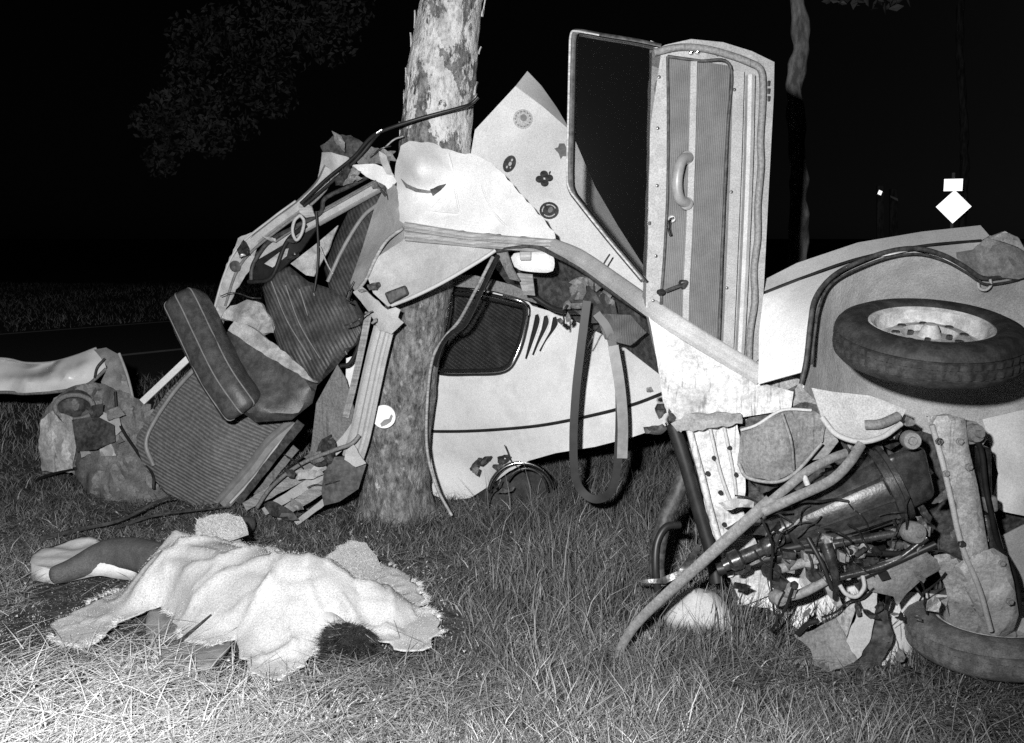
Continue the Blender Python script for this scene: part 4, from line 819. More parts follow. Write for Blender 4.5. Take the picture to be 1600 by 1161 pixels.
sheet('body_side', [(1385, 940, 3.3), (1425, 925, 3.3), (1480, 930, 3.34), (1470, 1000, 3.3), (1425, 1010, 3.22), (1424, 1090, 3.1), (1372, 1092, 3.08), (1366, 1050, 3.12), (1392, 1000, 3.2)], M['white'], car, 0.005, 9, 0.012, 6, seed=63)
sheet('body_side', [(1535, 655, 3.42), (1600, 640, 3.4), (1680, 650, 3.4), (1680, 830, 3.42), (1600, 806, 3.36), (1570, 800, 3.36), (1548, 790, 3.4), (1560, 740, 3.42)], M['white'], car, 0.005, 12, 0.006, 5, ctl=[(1590, 720, 3.36)], seed=64)
sheet('body_side', [(1540, 850, 3.36), (1600, 820, 3.32), (1680, 830, 3.32), (1680, 960, 3.3), (1600, 950, 3.34), (1570, 960, 3.36)], M['lining'], car, 0.005, 10, 0.01, 6, seed=65)
sill, sf_ = sheet('sill_plate', [(1073, 668, 3.38), (1090, 658, 3.36), (1130, 655, 3.36), (1152, 664, 3.36), (1166, 740, 3.36), (1162, 800, 3.36), (1190, 868, 3.36), (1204, 930, 3.36), (1160, 946, 3.36), (1140, 900, 3.36), (1112, 830, 3.37), (1095, 760, 3.38)], M['dirtw'], car, 0.006, 8, 0.03, 10, seed=66, jag=0.8)
tube('sill_edge', px([(1076, 668, 3.34), (1098, 750, 3.34), (1116, 820, 3.34), (1142, 900, 3.34)]), 0.012, M['dirtw'], car)
tube('sill_fold', px([(1108, 664, 3.34), (1126, 740, 3.34), (1148, 800, 3.34)]), 0.006, M['lining'], car)
tube('sill_fold', px([(1130, 660, 3.34), (1146, 740, 3.34), (1152, 790, 3.34)]), 0.006, M['lining'], car)
for x, y in ((1116, 716), (1106, 740), (1140, 700), (1126, 770), (1150, 742), (1132, 820)): lathe([(0, 0.002), (0.008, 0.002), (0.009, -0.004)], P(x, y, 3.335), (0, -1, 0), 'sill_hole', M['black'], car, 10)
sheet('torn_carpet', [(1048, 662, 3.36), (1070, 648, 3.34), (1158, 646, 3.32), (1160, 662, 3.32), (1120, 668, 3.32), (1090, 672, 3.33), (1058, 674, 3.35)], M['mud'], car, 0.01, 7, 0.02, 14, off=0.03, jag=2, seed=67)
tube('door_post', px([(1052, 664, 3.42), (1070, 720, 3.41), (1090, 790, 3.4), (1112, 865, 3.38), (1120, 910, 3.36)]), 0.026, M['black'], car)
tube('door_post', px([(1078, 700, 3.5), (1062, 760, 3.48), (1036, 820, 3.45), (1026, 880, 3.42), (1030, 915, 3.4)]), 0.03, M['dark'], car)
tube('torn_loop', px([(1062, 820, 3.42), (1040, 824, 3.4), (1026, 850, 3.38), (1024, 890, 3.36), (1028, 925, 3.36)]), 0.014, M['black'], car)
sheet('bent_blade', [(986, 907, 3.34), (1030, 904, 3.32), (1060, 892, 3.3), (1090, 850, 3.3), (1096, 856, 3.3), (1072, 896, 3.3), (1040, 912, 3.3), (1005, 911, 3.32)], M['iron'], car, 0.006, 7, 0.008, 9, seed=68)
sheet('bent_cover', [(1158, 672, 3.18), (1180, 664, 3.15), (1222, 640, 3.14), (1268, 640, 3.12), (1292, 654, 3.1), (1286, 690, 3.1), (1244, 736, 3.1), (1212, 752, 3.1), (1168, 745, 3.14), (1152, 724, 3.16)], M['grey'], car, 0.005, 7, 0.035, 8, ctl=[(1220, 690, 3.04)], seed=69, jag=1.0)
tube('cover_edge', px([(1158, 672, 3.15), (1182, 664, 3.12), (1222, 641, 3.11), (1268, 641, 3.09)]), 0.005, M['lining'], car)
tube('cover_edge', px([(1154, 724, 3.13), (1168, 746, 3.11), (1212, 753, 3.07), (1244, 737, 3.07), (1284, 692, 3.07)]), 0.006, M['mud'], car)
tube('cover_crease', px([(1222, 646, 3.06), (1236, 690, 3.02), (1240, 734, 3.05)]), 0.005, M['grey'], car)
sheet('bent_cover', [(1276, 660, 3.14), (1296, 652, 3.12), (1310, 690, 3.12), (1290, 716, 3.14), (1262, 720, 3.14)], M['mud'], car, 0.005, 7, 0.02, 12, seed=70)
sheet('spring_pan', [(1268, 606, 3.14), (1300, 612, 3.12), (1360, 618, 3.1), (1416, 640, 3.08), (1404, 664, 3.05), (1376, 682, 3.03), (1342, 689, 3.03), (1310, 680, 3.05), (1286, 658, 3.08)], M['liner'], car, 0.006, 9, 0.008, 8, ctl=[(1345, 650, 3.12)], seed=71)
tube('pan_rim', px([(1284, 652, 3.06), (1306, 678, 3.03), (1342, 690, 3.01), (1378, 683, 3.01), (1408, 662, 3.03)]), 0.009, M['lining'], car)
tube('pan_rim', px([(1352, 664, 3.04), (1376, 662, 3.02), (1404, 650, 3.03)]), 0.016, M['grey'], car)
# radius arm: long bent tube that forks
arm = empty('radius_arm', P(1200, 790, 2.98), 'x', 'x'); del arm['label'], arm['category']; arm.parent = car; arm.location = WLOC[arm.name] - WLOC[car.name]; arm['label'] = 'long bent forked steel tube stuck into the grass'
tube('arm_tube', px([(958, 1072, 3.12), (964, 1035, 3.12), (977, 1000, 3.1), (1010, 958, 3.07), (1100, 876, 3.0), (1170, 812, 2.97), (1205, 782, 2.96)]), 0.021, M['arm'], arm, scale=(0.6, 1.1), sy=0.6)
tube('fork', px([(1190, 795, 2.96), (1225, 766, 2.95), (1262, 736, 2.95), (1300, 716, 2.96), (1322, 708, 2.98)]), 0.015, M['arm'], arm, sy=0.7)
tube('fork', px([(1192, 800, 2.95), (1240, 778, 2.94), (1296, 752, 2.94), (1326, 724, 2.95), (1346, 694, 2.98)]), 0.017, M['arm'], arm, sy=0.7)
tube('fork_brace', px([(1254, 738, 2.95), (1262, 758, 2.94)]), 0.009, M['lining'], arm, n=3)
# gearbox and differential
ga, gb = P(1196, 838, 3.2), P(1400, 752, 3.16); gd = (gb - ga); gl = gd.length
lathe([(0.0, 0.0), (0.045, 0.0), (0.05, 0.02), (0.05, 0.07), (0.07, 0.075), (0.074, 0.1), (0.082, 0.14), (0.098, 0.22), (0.112, 0.31), (0.116, gl - 0.05), (0.134, gl - 0.048), (0.134, gl - 0.03), (0.126, gl - 0.028), (0.126, gl - 0.02), (0.134, gl - 0.018), (0.134, gl - 0.002), (0.06, gl)], ga, gd, 'gearbox', M['castiron'], car, 36)
gdn = gd.normalized(); gs = gdn.cross(Vector((0, 1, 0.03))).normalized(); gu = gs.cross(gdn)
for k in range(10):
    a = k * math.pi / 5 + 0.3; o_ = gs * math.cos(a) + gu * math.sin(a)
    tube('casting_rib', [ga + gdn * 0.09 + o_ * 0.074, ga + gdn * 0.22 + o_ * 0.1, ga + gdn * (gl - 0.05) + o_ * 0.12], 0.007, M['castiron'], car, n=4, k=6)
    lathe([(0, 0.014), (0.008, 0.014), (0.009, 0.0)], ga + gdn * (gl - 0.048) + o_ * 0.123, -gdn, 'flange_bolt', M['iron'], car, 6, False)
lathe([(0.0, 0.0), (0.02, 0.0), (0.022, 0.02), (0.034, 0.03), (0.036, 0.06), (0.024, 0.07), (0.022, 0.14), (0.03, 0.15), (0.03, 0.18), (0, 0.19)], P(1130, 884, 3.14), P(1216, 846, 3.14) - P(1130, 884, 3.14), 'propeller_joint', M['iron'], car, 24)
boxmesh('differential', [P(1382, 712, 3.08), P(1444, 696, 3.08), P(1462, 776, 3.08), P(1404, 806, 3.08), P(1382, 712, 3.3), P(1444, 696, 3.3), P(1462, 776, 3.3), P(1404, 806, 3.3)], M['castiron'], car, 0.03, 4)
sweep('differential_rib', px([(1378, 742, 3.07), (1388, 764, 3.06), (1400, 786, 3.07)]), [(-0.008, -0.01), (0.008, -0.01), (0.006, 0.012), (-0.006, 0.012)], M['chrome'], car)
lathe([(0.02, 0.0), (0.026, 0.004), (0.028, 0.0)], P(1214, 842, 3.1), (0, -1, 0.2), 'hose_clip', M['chrome'], car, 18)
# axle beam
sheet('axle_beam', [(1448, 652, 3.02), (1478, 646, 3.0), (1508, 654, 3.0), (1514, 700, 3.0), (1528, 760, 3.0), (1538, 820, 3.0), (1545, 862, 3.0), (1506, 880, 3.0), (1496, 830, 3.0), (1484, 770, 3.0), (1468, 700, 3.0)], M['dirty'], car, 0.05, 8, 0.008, 9, puff=12, bulge=0.02, seed=72)
tube('axle_flange', px([(1456, 664, 2.99), (1472, 720, 2.98), (1486, 780, 2.98), (1502, 850, 2.98), (1530, 920, 2.99), (1548, 985, 3.02)]), 0.009, M['lining'], car)
sheet('hub_carrier', [(1492, 884, 3.0), (1516, 868, 2.99), (1552, 856, 2.99), (1574, 870, 3.0), (1584, 910, 3.02), (1592, 960, 3.06), (1584, 985, 3.1), (1560, 1000, 3.12), (1546, 998, 3.12), (1528, 960, 3.08), (1508, 920, 3.04)], M['dirtw'], car, 0.05, 8, 0.012, 12, puff=14, bulge=0.025, seed=73)
sheet('hub_carrier', [(1462, 880, 3.05), (1494, 872, 3.03), (1510, 900, 3.05), (1534, 960, 3.1), (1552, 1002, 3.15), (1520, 990, 3.16), (1486, 975, 3.16), (1478, 920, 3.1)], M['dirty'], car, 0.03, 8, 0.02, 14, seed=74)
tube('brake_pipe', px([(1512, 680, 3.05), (1532, 700, 3.05), (1540, 760, 3.06), (1548, 800, 3.06), (1560, 850, 3.08), (1586, 900, 3.1), (1594, 960, 3.12)]), 0.009, M['black'], car)
lathe([(0, 0.05), (0.012, 0.05), (0.012, 0.03), (0.028, 0.03), (0.03, 0.0), (0.038, 0.0), (0.038, -0.04), (0, -0.05)], P(1518, 676, 3.04), (0.2, -1, 0.1), 'bump_stop', M['mud'], car, 18)
lathe([(0, 0.03), (0.012, 0.03), (0.014, 0.02), (0.026, 0.02), (0.03, 0.01), (0.03, -0.03), (0, -0.04)], P(1424, 688, 3.0), (-0.2, -1, 0.1), 'arm_bush', M['mud'], car, 18)
slab('shock_absorber', [(1532, 700), (1550, 700), (1552, 780), (1536, 782)], 3.12, 3.17, M['iron'], car, 0.012)
slab('shock_absorber', [(1538, 780), (1560, 776), (1562, 800), (1544, 804)], 3.1, 3.16, M['mud'], car, 0.012)
lathe([(0, 0.09), (0.028, 0.09), (0.032, 0.08), (0.032, -0.06), (0, -0.07)], P(1545, 832, 3.12), (0.2, -0.3, -1), 'shock_absorber', M['iron'], car, 18)
# rods, levers and hoses under the gearbox
def rod(a, b, r, m, name='control_rod', ends=True, mid=None):
    tube(name, px([a] + ([mid] if mid else []) + [b]), r, m, car, n=6)
rod((1205, 892, 3.18), (1300, 868, 3.12), 0.017, M['mud']); rod((1212, 934, 3.1), (1296, 904, 3.08), 0.016, M['mud'], mid=(1250, 928, 3.08))
rod((1290, 852, 3.1), (1440, 826, 3.06), 0.014, M['iron']); rod((1300, 905, 3.06), (1448, 840, 3.03), 0.012, M['iron'], mid=(1390, 880, 3.04))
rod((1120, 890, 3.22), (1300, 850, 3.2), 0.022, M['black']); rod((1205, 862, 3.16), (1330, 838, 3.14), 0.016, M['black'])
rod((1340, 905, 3.06), (1462, 850, 3.02), 0.012, M['black']); rod((1320, 862, 3.08), (1420, 866, 3.1), 0.011, M['black'])
lathe([(0, 0.03), (0.012, 0.03), (0.014, 0.022), (0.032, 0.02), (0.036, 0.01), (0.036, -0.02), (0.02, -0.05)], P(1428, 832, 3.02), (0.3, -1, 0.1), 'ball_joint', M['mud'], car, 20)
lathe([(0, 0.03), (0.01, 0.03), (0.012, 0.02), (0.024, 0.018), (0.026, 0.0), (0.026, -0.02), (0.014, -0.04)], P(1216, 934, 3.07), (0.3, -1, 0.1), 'ball_joint', M['mud'], car, 18)
lathe([(0, 0.03), (0.01, 0.03), (0.012, 0.02), (0.026, 0.018), (0.028, 0.0), (0.028, -0.02), (0.014, -0.04)], P(1206, 892, 3.14), (0.5, -1, 0.1), 'ball_joint', M['iron'], car, 18)
tube('hose', px([(1290, 850, 3.04), (1300, 880, 3.02), (1306, 910, 3.02), (1304, 936, 3.03)]), 0.018, M['iron'], car, scale=(1.2, 0.4))
tube('hose', px([(1312, 914, 3.0), (1322, 928, 2.99), (1338, 932, 2.99), (1350, 918, 3.0), (1348, 900, 3.02)]), 0.007, M['lining'], car)
tube('hose', px([(1262, 840, 3.06), (1284, 880, 3.03), (1300, 920, 3.02)]), 0.008, M['black'], car)
tube('hose', px([(1180, 790, 3.0), (1206, 850, 3.02), (1204, 900, 3.06), (1210, 960, 3.12)]), 0.004, M['black'], car)
tube('hose', px([(1240, 915, 3.0), (1225, 955, 3.06), (1205, 985, 3.14)]), 0.005, M['black'], car)
tube('hose', px([(1246, 990, 3.14), (1262, 975, 3.1), (1278, 970, 3.08)]), 0.009, M['black'], car)
lathe([(0, 0.012), (0.014, 0.01), (0.014, 0)], P(1240, 914, 3.0), (0.2, -1, 0.2), 'bolt_head', M['iron'], car, 6, False)
for k in range(16):
    x = random.uniform(1275, 1400); y = random.uniform(824, 890); a = random.uniform(0, 6.28); l = random.uniform(8, 26)
    tube('linkage', px([(x, y, random.uniform(3.05, 3.14)), (x + l * math.cos(a), y + l * 0.6 * math.sin(a), random.uniform(3.02, 3.14))]), random.uniform(0.005, 0.013), random.choice([M['black'], M['iron'], M['iron'], M['mud']]), car, n=3)
for k in range(30):
    x = random.uniform(1215, 1450); y = 885 - (x - 1215) * 0.16 + random.uniform(-28, 34); w = random.uniform(4, 14); h = random.uniform(3, 10)
    slab('bracket', [(x - w, y - h), (x + w, y - h * 0.6), (x + w * 0.8, y + h), (x - w * 0.9, y + h * 0.7)], 3.06 + 0.004 * k, 3.1 + 0.004 * k, random.choice([M['black'], M['iron'], M['iron'], M['floor'], M['mud']]), car, 0.002)
sheet('torn_bracket', [(1346, 906, 3.06), (1372, 882, 3.04), (1400, 872, 3.02), (1440, 858, 3.02), (1464, 874, 3.04), (1470, 890, 3.06), (1438, 908, 3.06), (1416, 928, 3.06), (1402, 947, 3.06), (1396, 932, 3.06), (1360, 924, 3.06)], M['mud'], car, 0.005, 7, 0.02, 12, seed=80)
sheet('torn_bracket', [(1372, 898, 3.0), (1386, 892, 3.0), (1392, 904, 3.0), (1378, 908, 3.0)], M['black'], car, 0.004, 6, 0, off=-0.01)
sheet('torn_panel', [(1240, 992, 3.22), (1272, 984, 3.18), (1306, 966, 3.14), (1320, 992, 3.1), (1340, 1030, 3.06), (1318, 1042, 3.06), (1296, 1050, 3.06), (1272, 1040, 3.1), (1266, 1014, 3.14)], M['grey'], car, 0.006, 8, 0.02, 8, seed=81, jag=1.5)
sheet('torn_panel', [(1344, 928, 3.1), (1372, 920, 3.08), (1366, 970, 3.07), (1358, 1004, 3.06), (1340, 1030, 3.05), (1322, 1002, 3.06), (1338, 964, 3.08)], M['lining'], car, 0.006, 7, 0.012, 10, seed=82, jag=1.5)
sheet('torn_panel', [(1306, 966, 3.16), (1344, 924, 3.14), (1334, 960, 3.12), (1322, 998, 3.12)], M['dirty'], car, 0.005, 7, 0.01, 10)
sheet('torn_panel', [(1374, 938, 3.12), (1384, 950, 3.1), (1396, 990, 3.08), (1392, 1010, 3.07), (1374, 1036, 3.06), (1340, 1052, 3.05), (1304, 1056, 3.05), (1340, 1030, 3.08), (1362, 990, 3.1)], M['dark'], car, 0.006, 7, 0.03, 14, jag=1.2, seed=83)
sheet('torn_panel', [(1290, 1050, 3.06), (1330, 1046, 3.05), (1372, 1048, 3.05), (1360, 1078, 3.04), (1336, 1096, 3.03), (1310, 1080, 3.04)], M['black'], car, 0.006, 7, 0.03, 14, jag=1.2, seed=84)
sheet('crushed_bumper', [(1036, 962, 3.42), (1052, 936, 3.42), (1082, 916, 3.42), (1118, 926, 3.4), (1142, 950, 3.38), (1150, 985, 3.36), (1090, 990, 3.36), (1040, 984, 3.4)], M['lining'], car, 0.006, 8, 0.02, 9, puff=24, bulge=0.08, seed=85)

def scrap(x, y, Y, r, m, parent=car, name='metal_scrap', asp=1.0):
    k = random.randint(5, 7); a0 = random.uniform(0, 6.28); rot = random.uniform(0, 3.14); pts = []
    for i in range(k):
        a = a0 + 2 * math.pi * i / k; rr = r * random.uniform(0.45, 1.25); u, v = rr * math.cos(a) * asp, rr * math.sin(a) / asp
        pts.append((x + u * math.cos(rot) - v * math.sin(rot), y + u * math.sin(rot) + v * math.cos(rot), Y + random.uniform(-0.03, 0.03)))
    return sheet(name, pts, m, parent, 0.003, max(2.5, r / 3.2), 0.02 + r * 0.0012, 26, jag=r * 0.07, seed=random.randint(0, 99))[0]
def loose_wire(x, y, Y, l, m, parent=car, r=0.0035):
    a = random.uniform(0, 6.28); pts = [(x, y, Y)]
    for i in range(4):
        a += random.uniform(-0.55, 0.55); x += l * math.cos(a); y += l * math.sin(a); pts.append((x, y, Y + random.uniform(-0.03, 0.02)))
    return tube('loose_wire', px(pts), r * random.uniform(0.5, 1.1), m, parent, n=5, k=6)
SC = [M['lining'], M['grey'], M['mud'], M['dirtw'], M['dark'], M['iron']]
for (x0, x1, y0, y1, Ya, Yb, n_, ra, rb) in ((500, 618, 216, 296, 4.72, 4.8, 8, 6, 16), (360, 500, 350, 470, 4.9, 5.0, 5, 6, 15), (440, 560, 690, 800, 4.58, 4.64, 7, 9, 22), (545, 625, 430, 520, 4.42, 4.5, 4, 4, 9),
        (868, 970, 440, 505, 4.3, 4.45, 9, 6, 16), (1010, 1060, 600, 680, 3.5, 3.7, 5, 6, 16), (740, 850, 716, 770, 4.82, 4.95, 7, 5, 13)):
    for i in range(n_): scrap(random.uniform(x0, x1), random.uniform(y0, y1), random.uniform(Ya, Yb), random.uniform(ra, rb), random.choice(SC if Ya > 4.54 and x1 < 700 else [M['dark'], M['iron'], M['floor'], M['grey']]), asp=random.uniform(1, 1.9))
    for i in range(n_ // 3): loose_wire(random.uniform(x0, x1), random.uniform(y0, y1), Ya, random.uniform(8, 20), random.choice([M['black'], M['black'], M['iron']]))
SU = [M['iron'], M['iron'], M['black'], M['dark'], M['mud'], M['grey'], M['floor'], M['lining']]
for i in range(60): scrap(random.uniform(1150, 1450), random.uniform(650, 930), random.uniform(3.12, 3.26), random.uniform(7, 24), random.choice(SU), asp=random.uniform(1, 2))
for i in range(22): scrap(random.uniform(1230, 1440), random.uniform(830, 1070), random.uniform(3.02, 3.09), random.uniform(4, 13), random.choice(SU), asp=random.uniform(1, 2.2))
for i in range(30): loose_wire(random.uniform(1200, 1440), random.uniform(770, 940), random.uniform(2.98, 3.1), random.uniform(8, 26), random.choice([M['black'], M['black'], M['iron']]), r=0.004)
for i in range(10): lathe([(0, 0.012), (0.007, 0.012), (0.008, 0.006), (0.012, 0.004), (0.012, -0.006)], P(*random.choice([(1468, 690), (1500, 690), (1478, 740), (1514, 730), (1490, 790), (1526, 790), (1503, 850), (1538, 848), (1512, 890), (1566, 880), (1530, 930), (1578, 940), (1552, 980)]), 2.97), (random.uniform(-.3, .3), -1, .1), 'bolt_head', random.choice([M['mud'], M['iron']]), car, 6, False)
for i in range(14): scrap(random.uniform(1440, 1560), random.uniform(660, 960), random.uniform(3.03, 3.12), random.uniform(6, 16), random.choice([M['mud'], M['dirty'], M['dirtw'], M['grey']]), asp=random.uniform(1, 1.8))
# broken glass and flakes in the grass round the wreck
def chips():
    V = []; F = []
    for i in range(420):
        if i % 2: c = H(random.uniform(420, 1350), random.uniform(800, 1060), 0)
        else: c = H(random.uniform(20, 700), random.uniform(800, 1000), 0)
        c.z = random.uniform(0.0, 0.05); r = random.uniform(0.002, 0.007); k = len(V); q = Quaternion((random.gauss(0, 1), random.gauss(0, 1), random.gauss(0, 1), random.gauss(0, 1))).normalized()
        V += [c + q @ Vector(v) * r for v in ((-1, -.6, 0), (1, -.3, .2), (.2, 1, 0), (0, 0, .5))]; F += [[k, k + 1, k + 2], [k, k + 1, k + 3], [k + 1, k + 2, k + 3], [k, k + 3, k + 2]]
    o = mk('glass_chips', V, F, M['lining'], None, False, origin=Vector((0, 0, 0))); tag(o, kind='stuff')
chips()
# ================================================================ things thrown out on the left
def cushion(name, path, rx, ry, m, label, parent=None, cat='seat', ends=0.9, seams=True):
    """upholstered bolster: rounded oval section along a path, with raised seams"""
    root = empty(name, Vector((sum(p.x for p in path) / len(path), sum(p.y for p in path) / len(path), min(p.z for p in path))), label, cat)
    pts = spline(path, 16); fr = frames(pts); V = []; F = []; k = 28; N = len(fr)
    for i, (p, d, s, u) in enumerate(fr):
        t = i / (N - 1); e = min(1, math.sqrt(max(0, 1 - (max(0, abs(t - 0.5) * 2 - 0.72) / 0.28) ** 2)) * 0.95 + 0.05)
        for j in range(k):
            a = 2 * math.pi * j / k; ca, sa = math.cos(a), math.sin(a)
            ca = math.copysign(abs(ca) ** 0.75, ca); sa = math.copysign(abs(sa) ** 0.75, sa)
            q = p + s * ca * rx * e + u * sa * ry * e
            V.append(q + (q - p) * 0.05 * noise.noise(q * 11))
    for i in range(N - 1):
        for j in range(k): F.append([i * k + j, i * k + (j + 1) % k, (i + 1) * k + (j + 1) % k, (i + 1) * k + j])
    F.append(list(range(k))[::-1]); F.append([(N - 1) * k + j for j in range(k)])
    mk('padding', V, F, m, root)
    if seams:
        for ang in (0.9, 1.6, 2.4):
            line = []
            for i in range(2, N - 2, 3):
                p, d, s, u = fr[i]; ca, sa = math.cos(ang), math.sin(ang)
                ca = math.copysign(abs(ca) ** 0.75, ca); sa = math.copysign(abs(sa) ** 0.75, sa)
                t = i / (N - 1); e = min(1, math.sqrt(max(0, 1 - (max(0, abs(t - 0.5) * 2 - 0.72) / 0.28) ** 2)) * 0.95 + 0.05)
                line.append(p + (s * ca * rx + u * sa * ry) * e * 1.0)
            tube('seam', line, 0.0035, M['handle'], root, n=3, k=6)
    return root
c1 = cushion('seat_bolster', px([(286, 462, 4.98), (298, 486, 4.94), (318, 528, 4.88), (346, 584, 4.8), (374, 626, 4.76), (386, 642, 4.76)]), 0.108, 0.12, M['vinylp'], 'rolled dark vinyl seat bolster leaning up against the broken seat')
SX = Vector((0, 0, 0))
seat = empty('car_seat', P(470, 640, 4.95), 'torn dark ribbed car seat wedged between trunk and bent window frame', 'seat')
def part_sheet(*a, **k): return sheet(*a, **k)[0]
part_sheet('backrest', [(506, 420, 5.0), (524, 372, 5.02), (548, 322, 5.02), (575, 292, 4.98), (600, 296, 4.92), (598, 340, 4.9), (572, 396, 4.86), (556, 440, 4.84), (546, 470, 4.86), (520, 470, 4.92)], M['vinyl'], seat, 0.07, 10, 0.02, 5, puff=22, bulge=0.06, seed=90)
part_sheet('seat_cushion', [(410, 448, 5.02), (428, 424, 5.02), (452, 416, 5.0), (482, 440, 4.96), (520, 452, 4.9), (556, 470, 4.86), (572, 498, 4.82), (566, 532, 4.8), (546, 548, 4.8), (526, 572, 4.8), (496, 602, 4.8), (470, 596, 4.84), (440, 556, 4.9), (420, 500, 4.98)], M['vinyl'], seat, 0.08, 10, 0.03, 5, puff=30, bulge=0.07, seed=91)
part_sheet('seat_base', [(352, 520, 4.96), (372, 510, 4.96), (420, 540, 4.9), (470, 580, 4.84), (496, 600, 4.8), (488, 630, 4.78), (456, 656, 4.76), (400, 660, 4.76), (372, 640, 4.8), (360, 580, 4.9)], M['vinylp'], seat, 0.08, 10, 0.03, 6, puff=24, bulge=0.05, seed=92)
part_sheet('torn_padding', [(356, 516, 4.93), (366, 502, 4.94), (390, 510, 4.92), (420, 532, 4.88), (452, 556, 4.84), (494, 598, 4.76), (478, 592, 4.78), (440, 570, 4.82), (400, 546, 4.88), (372, 526, 4.92)], M['foam'], seat, 0.02, 7, 0.02, 12, off=0.05, jag=1.5, seed=93)
part_sheet('torn_padding', [(346, 496, 5.0), (360, 478, 5.0), (386, 468, 5.0), (408, 474, 4.98), (424, 500, 4.95), (428, 520, 4.92), (400, 522, 4.93), (370, 506, 4.96)], M['foam'], seat, 0.02, 7, 0.05, 14, off=0.02, jag=1.5, seed=94)
part_sheet('torn_padding', [(454, 412, 4.96), (500, 376, 4.94), (528, 352, 4.92), (512, 392, 4.92), (490, 432, 4.94), (478, 430, 4.95)], M['foam'], seat, 0.01, 8, 0.02, 10, seed=95)
tube('seam', px([(512, 440, 4.88), (536, 388, 4.88), (566, 340, 4.87), (592, 318, 4.85)]), 0.01, M['handle'], seat)
for k in range(5): tube('seam', px([(424 + 22 * k, 440 + 6 * k, 4.94 - 0.02 * k), (448 + 20 * k, 500 + 6 * k, 4.87 - 0.015 * k), (486 + 14 * k, 562 - 2 * k, 4.76)]), 0.003, M['handle'], seat, k=6)
# ribbed panel
tp = empty('door_card', P(330, 790, 5.1), 'large ribbed dark trim panel with pale metal edge lying on grass', 'trim panel')
part_sheet('ribbed_cloth', [(302, 572, 5.28), (262, 612, 5.28), (226, 660, 5.26), (212, 694, 5.24), (226, 732, 5.2), (262, 772, 5.16), (305, 790, 5.1), (344, 786, 5.08), (420, 706, 5.1), (466, 660, 5.08), (400, 655, 5.1), (350, 630, 5.16), (322, 596, 5.24)], M['panelcloth'], tp, 0.02, 12, 0.02, 4, ctl=[(330, 690, 5.08)], seed=96)
tube('edge_piping', px([(306, 574, 5.25), (272, 612, 5.24), (240, 660, 5.21), (228, 694, 5.18), (240, 728, 5.15)]), 0.012, M['handle'], tp)
sweep('metal_edge', px([(462, 662, 5.03), (424, 694, 5.02), (392, 736, 5.02), (346, 788, 5.02)]), [(-0.045, -0.01), (0.045, -0.01), (0.04, 0.004), (0.02, 0.018), (0.008, 0.004), (-0.02, 0.004), (-0.03, 0.016), (-0.045, 0.004)], M['handle'], tp)
tube('metal_bead', px([(464, 664, 4.985), (432, 698, 4.985), (400, 742, 4.985), (360, 786, 4.985)]), 0.007, M['trimpale'], tp)
# pale metal strip
ms = sweep('trim_bar', px([(222, 628, 5.42), (258, 594, 5.44), (296, 558, 5.46)]), [(-0.02, -0.006), (0.02, -0.006), (0.018, 0.006), (-0.018, 0.006)], M['white'], None)
tag(ms, 'straight bright metal strip slanting above the ribbed trim panel', 'metal strip')
# crushed wing corner with lamp hole
cw = empty('crushed_wing', P(150, 770, 5.3), 'crumpled dirty wing corner with a round lamp hole', 'car part')
part_sheet('wing_sheet', [(62, 690, 5.55), (66, 650, 5.55), (84, 622, 5.56), (112, 604, 5.58), (150, 598, 5.58), (192, 612, 5.5), (236, 632, 5.45), (216, 690, 5.4), (228, 734, 5.32), (264, 778, 5.2), (286, 792, 5.14), (240, 796, 5.16), (180, 796, 5.2), (140, 770, 5.3), (112, 738, 5.45), (66, 740, 5.58)], M['grey'], cw, 0.006, 6, 0.10, 8, ctl=[(150, 690, 5.3), (180, 740, 5.22), (120, 640, 5.5)], seed=97, jag=1.8)
for i in range(9): sheet('torn_strip', [(x_ + dx, y_ + dy, 5.28 + random.uniform(-.04, .04)) for x_, y_ in [(random.uniform(130, 250), random.uniform(640, 780))] for dx, dy in ((-random.uniform(6, 18), -random.uniform(2, 8)), (random.uniform(4, 14), -random.uniform(4, 14)), (random.uniform(8, 22), random.uniform(2, 10)), (-random.uniform(2, 8), random.uniform(6, 16)))], random.choice([M['grey'], M['dark'], M['lining'], M['mud']]), cw, 0.004, 5, 0.04, 16, jag=0.8, seed=i)
part_sheet('painted_side', [(60, 700, 5.5), (64, 656, 5.5), (84, 640, 5.46), (112, 652, 5.4), (120, 690, 5.38), (112, 732, 5.4), (84, 738, 5.46), (66, 736, 5.5)], M['dirtw'], cw, 0.006, 6, 0.05, 10, off=0.03, seed=98, jag=1.2)
tube('lamp_ring', [P(116 + 30 * math.cos(a), 636 + 19 * math.sin(a), 5.42) for a in np.linspace(0, 2 * math.pi, 15)[:-1]], 0.014, M['grey'], cw, n=4, closed=True)
lathe([(0.0, -0.06), (0.05, -0.05), (0.09, -0.02), (0.105, 0.0)], P(116, 636, 5.43), (0.05, -1, 0.5), 'lamp_bowl', M['dark'], cw, 24)
part_sheet('hollow_shade', [(112, 656, 5.3), (150, 650, 5.3), (178, 664, 5.28), (180, 690, 5.25), (150, 702, 5.22), (120, 706, 5.26)], M['dark'], cw, 0.004, 8, 0.03, 9, off=0.03)  # dark sheet standing in for shade inside the cavity below the lamp
part_sheet('torn_lip', [(150, 640, 5.36), (186, 652, 5.34), (190, 672, 5.32), (178, 684, 5.32), (176, 664, 5.34), (152, 654, 5.36)], M['lining'], cw, 0.004, 6, 0.02, 14)
tube('wire', px([(180, 612, 5.4), (186, 660, 5.34), (214, 706, 5.26), (238, 740, 5.18), (240, 764, 5.14)]), 0.008, M['black'], cw)
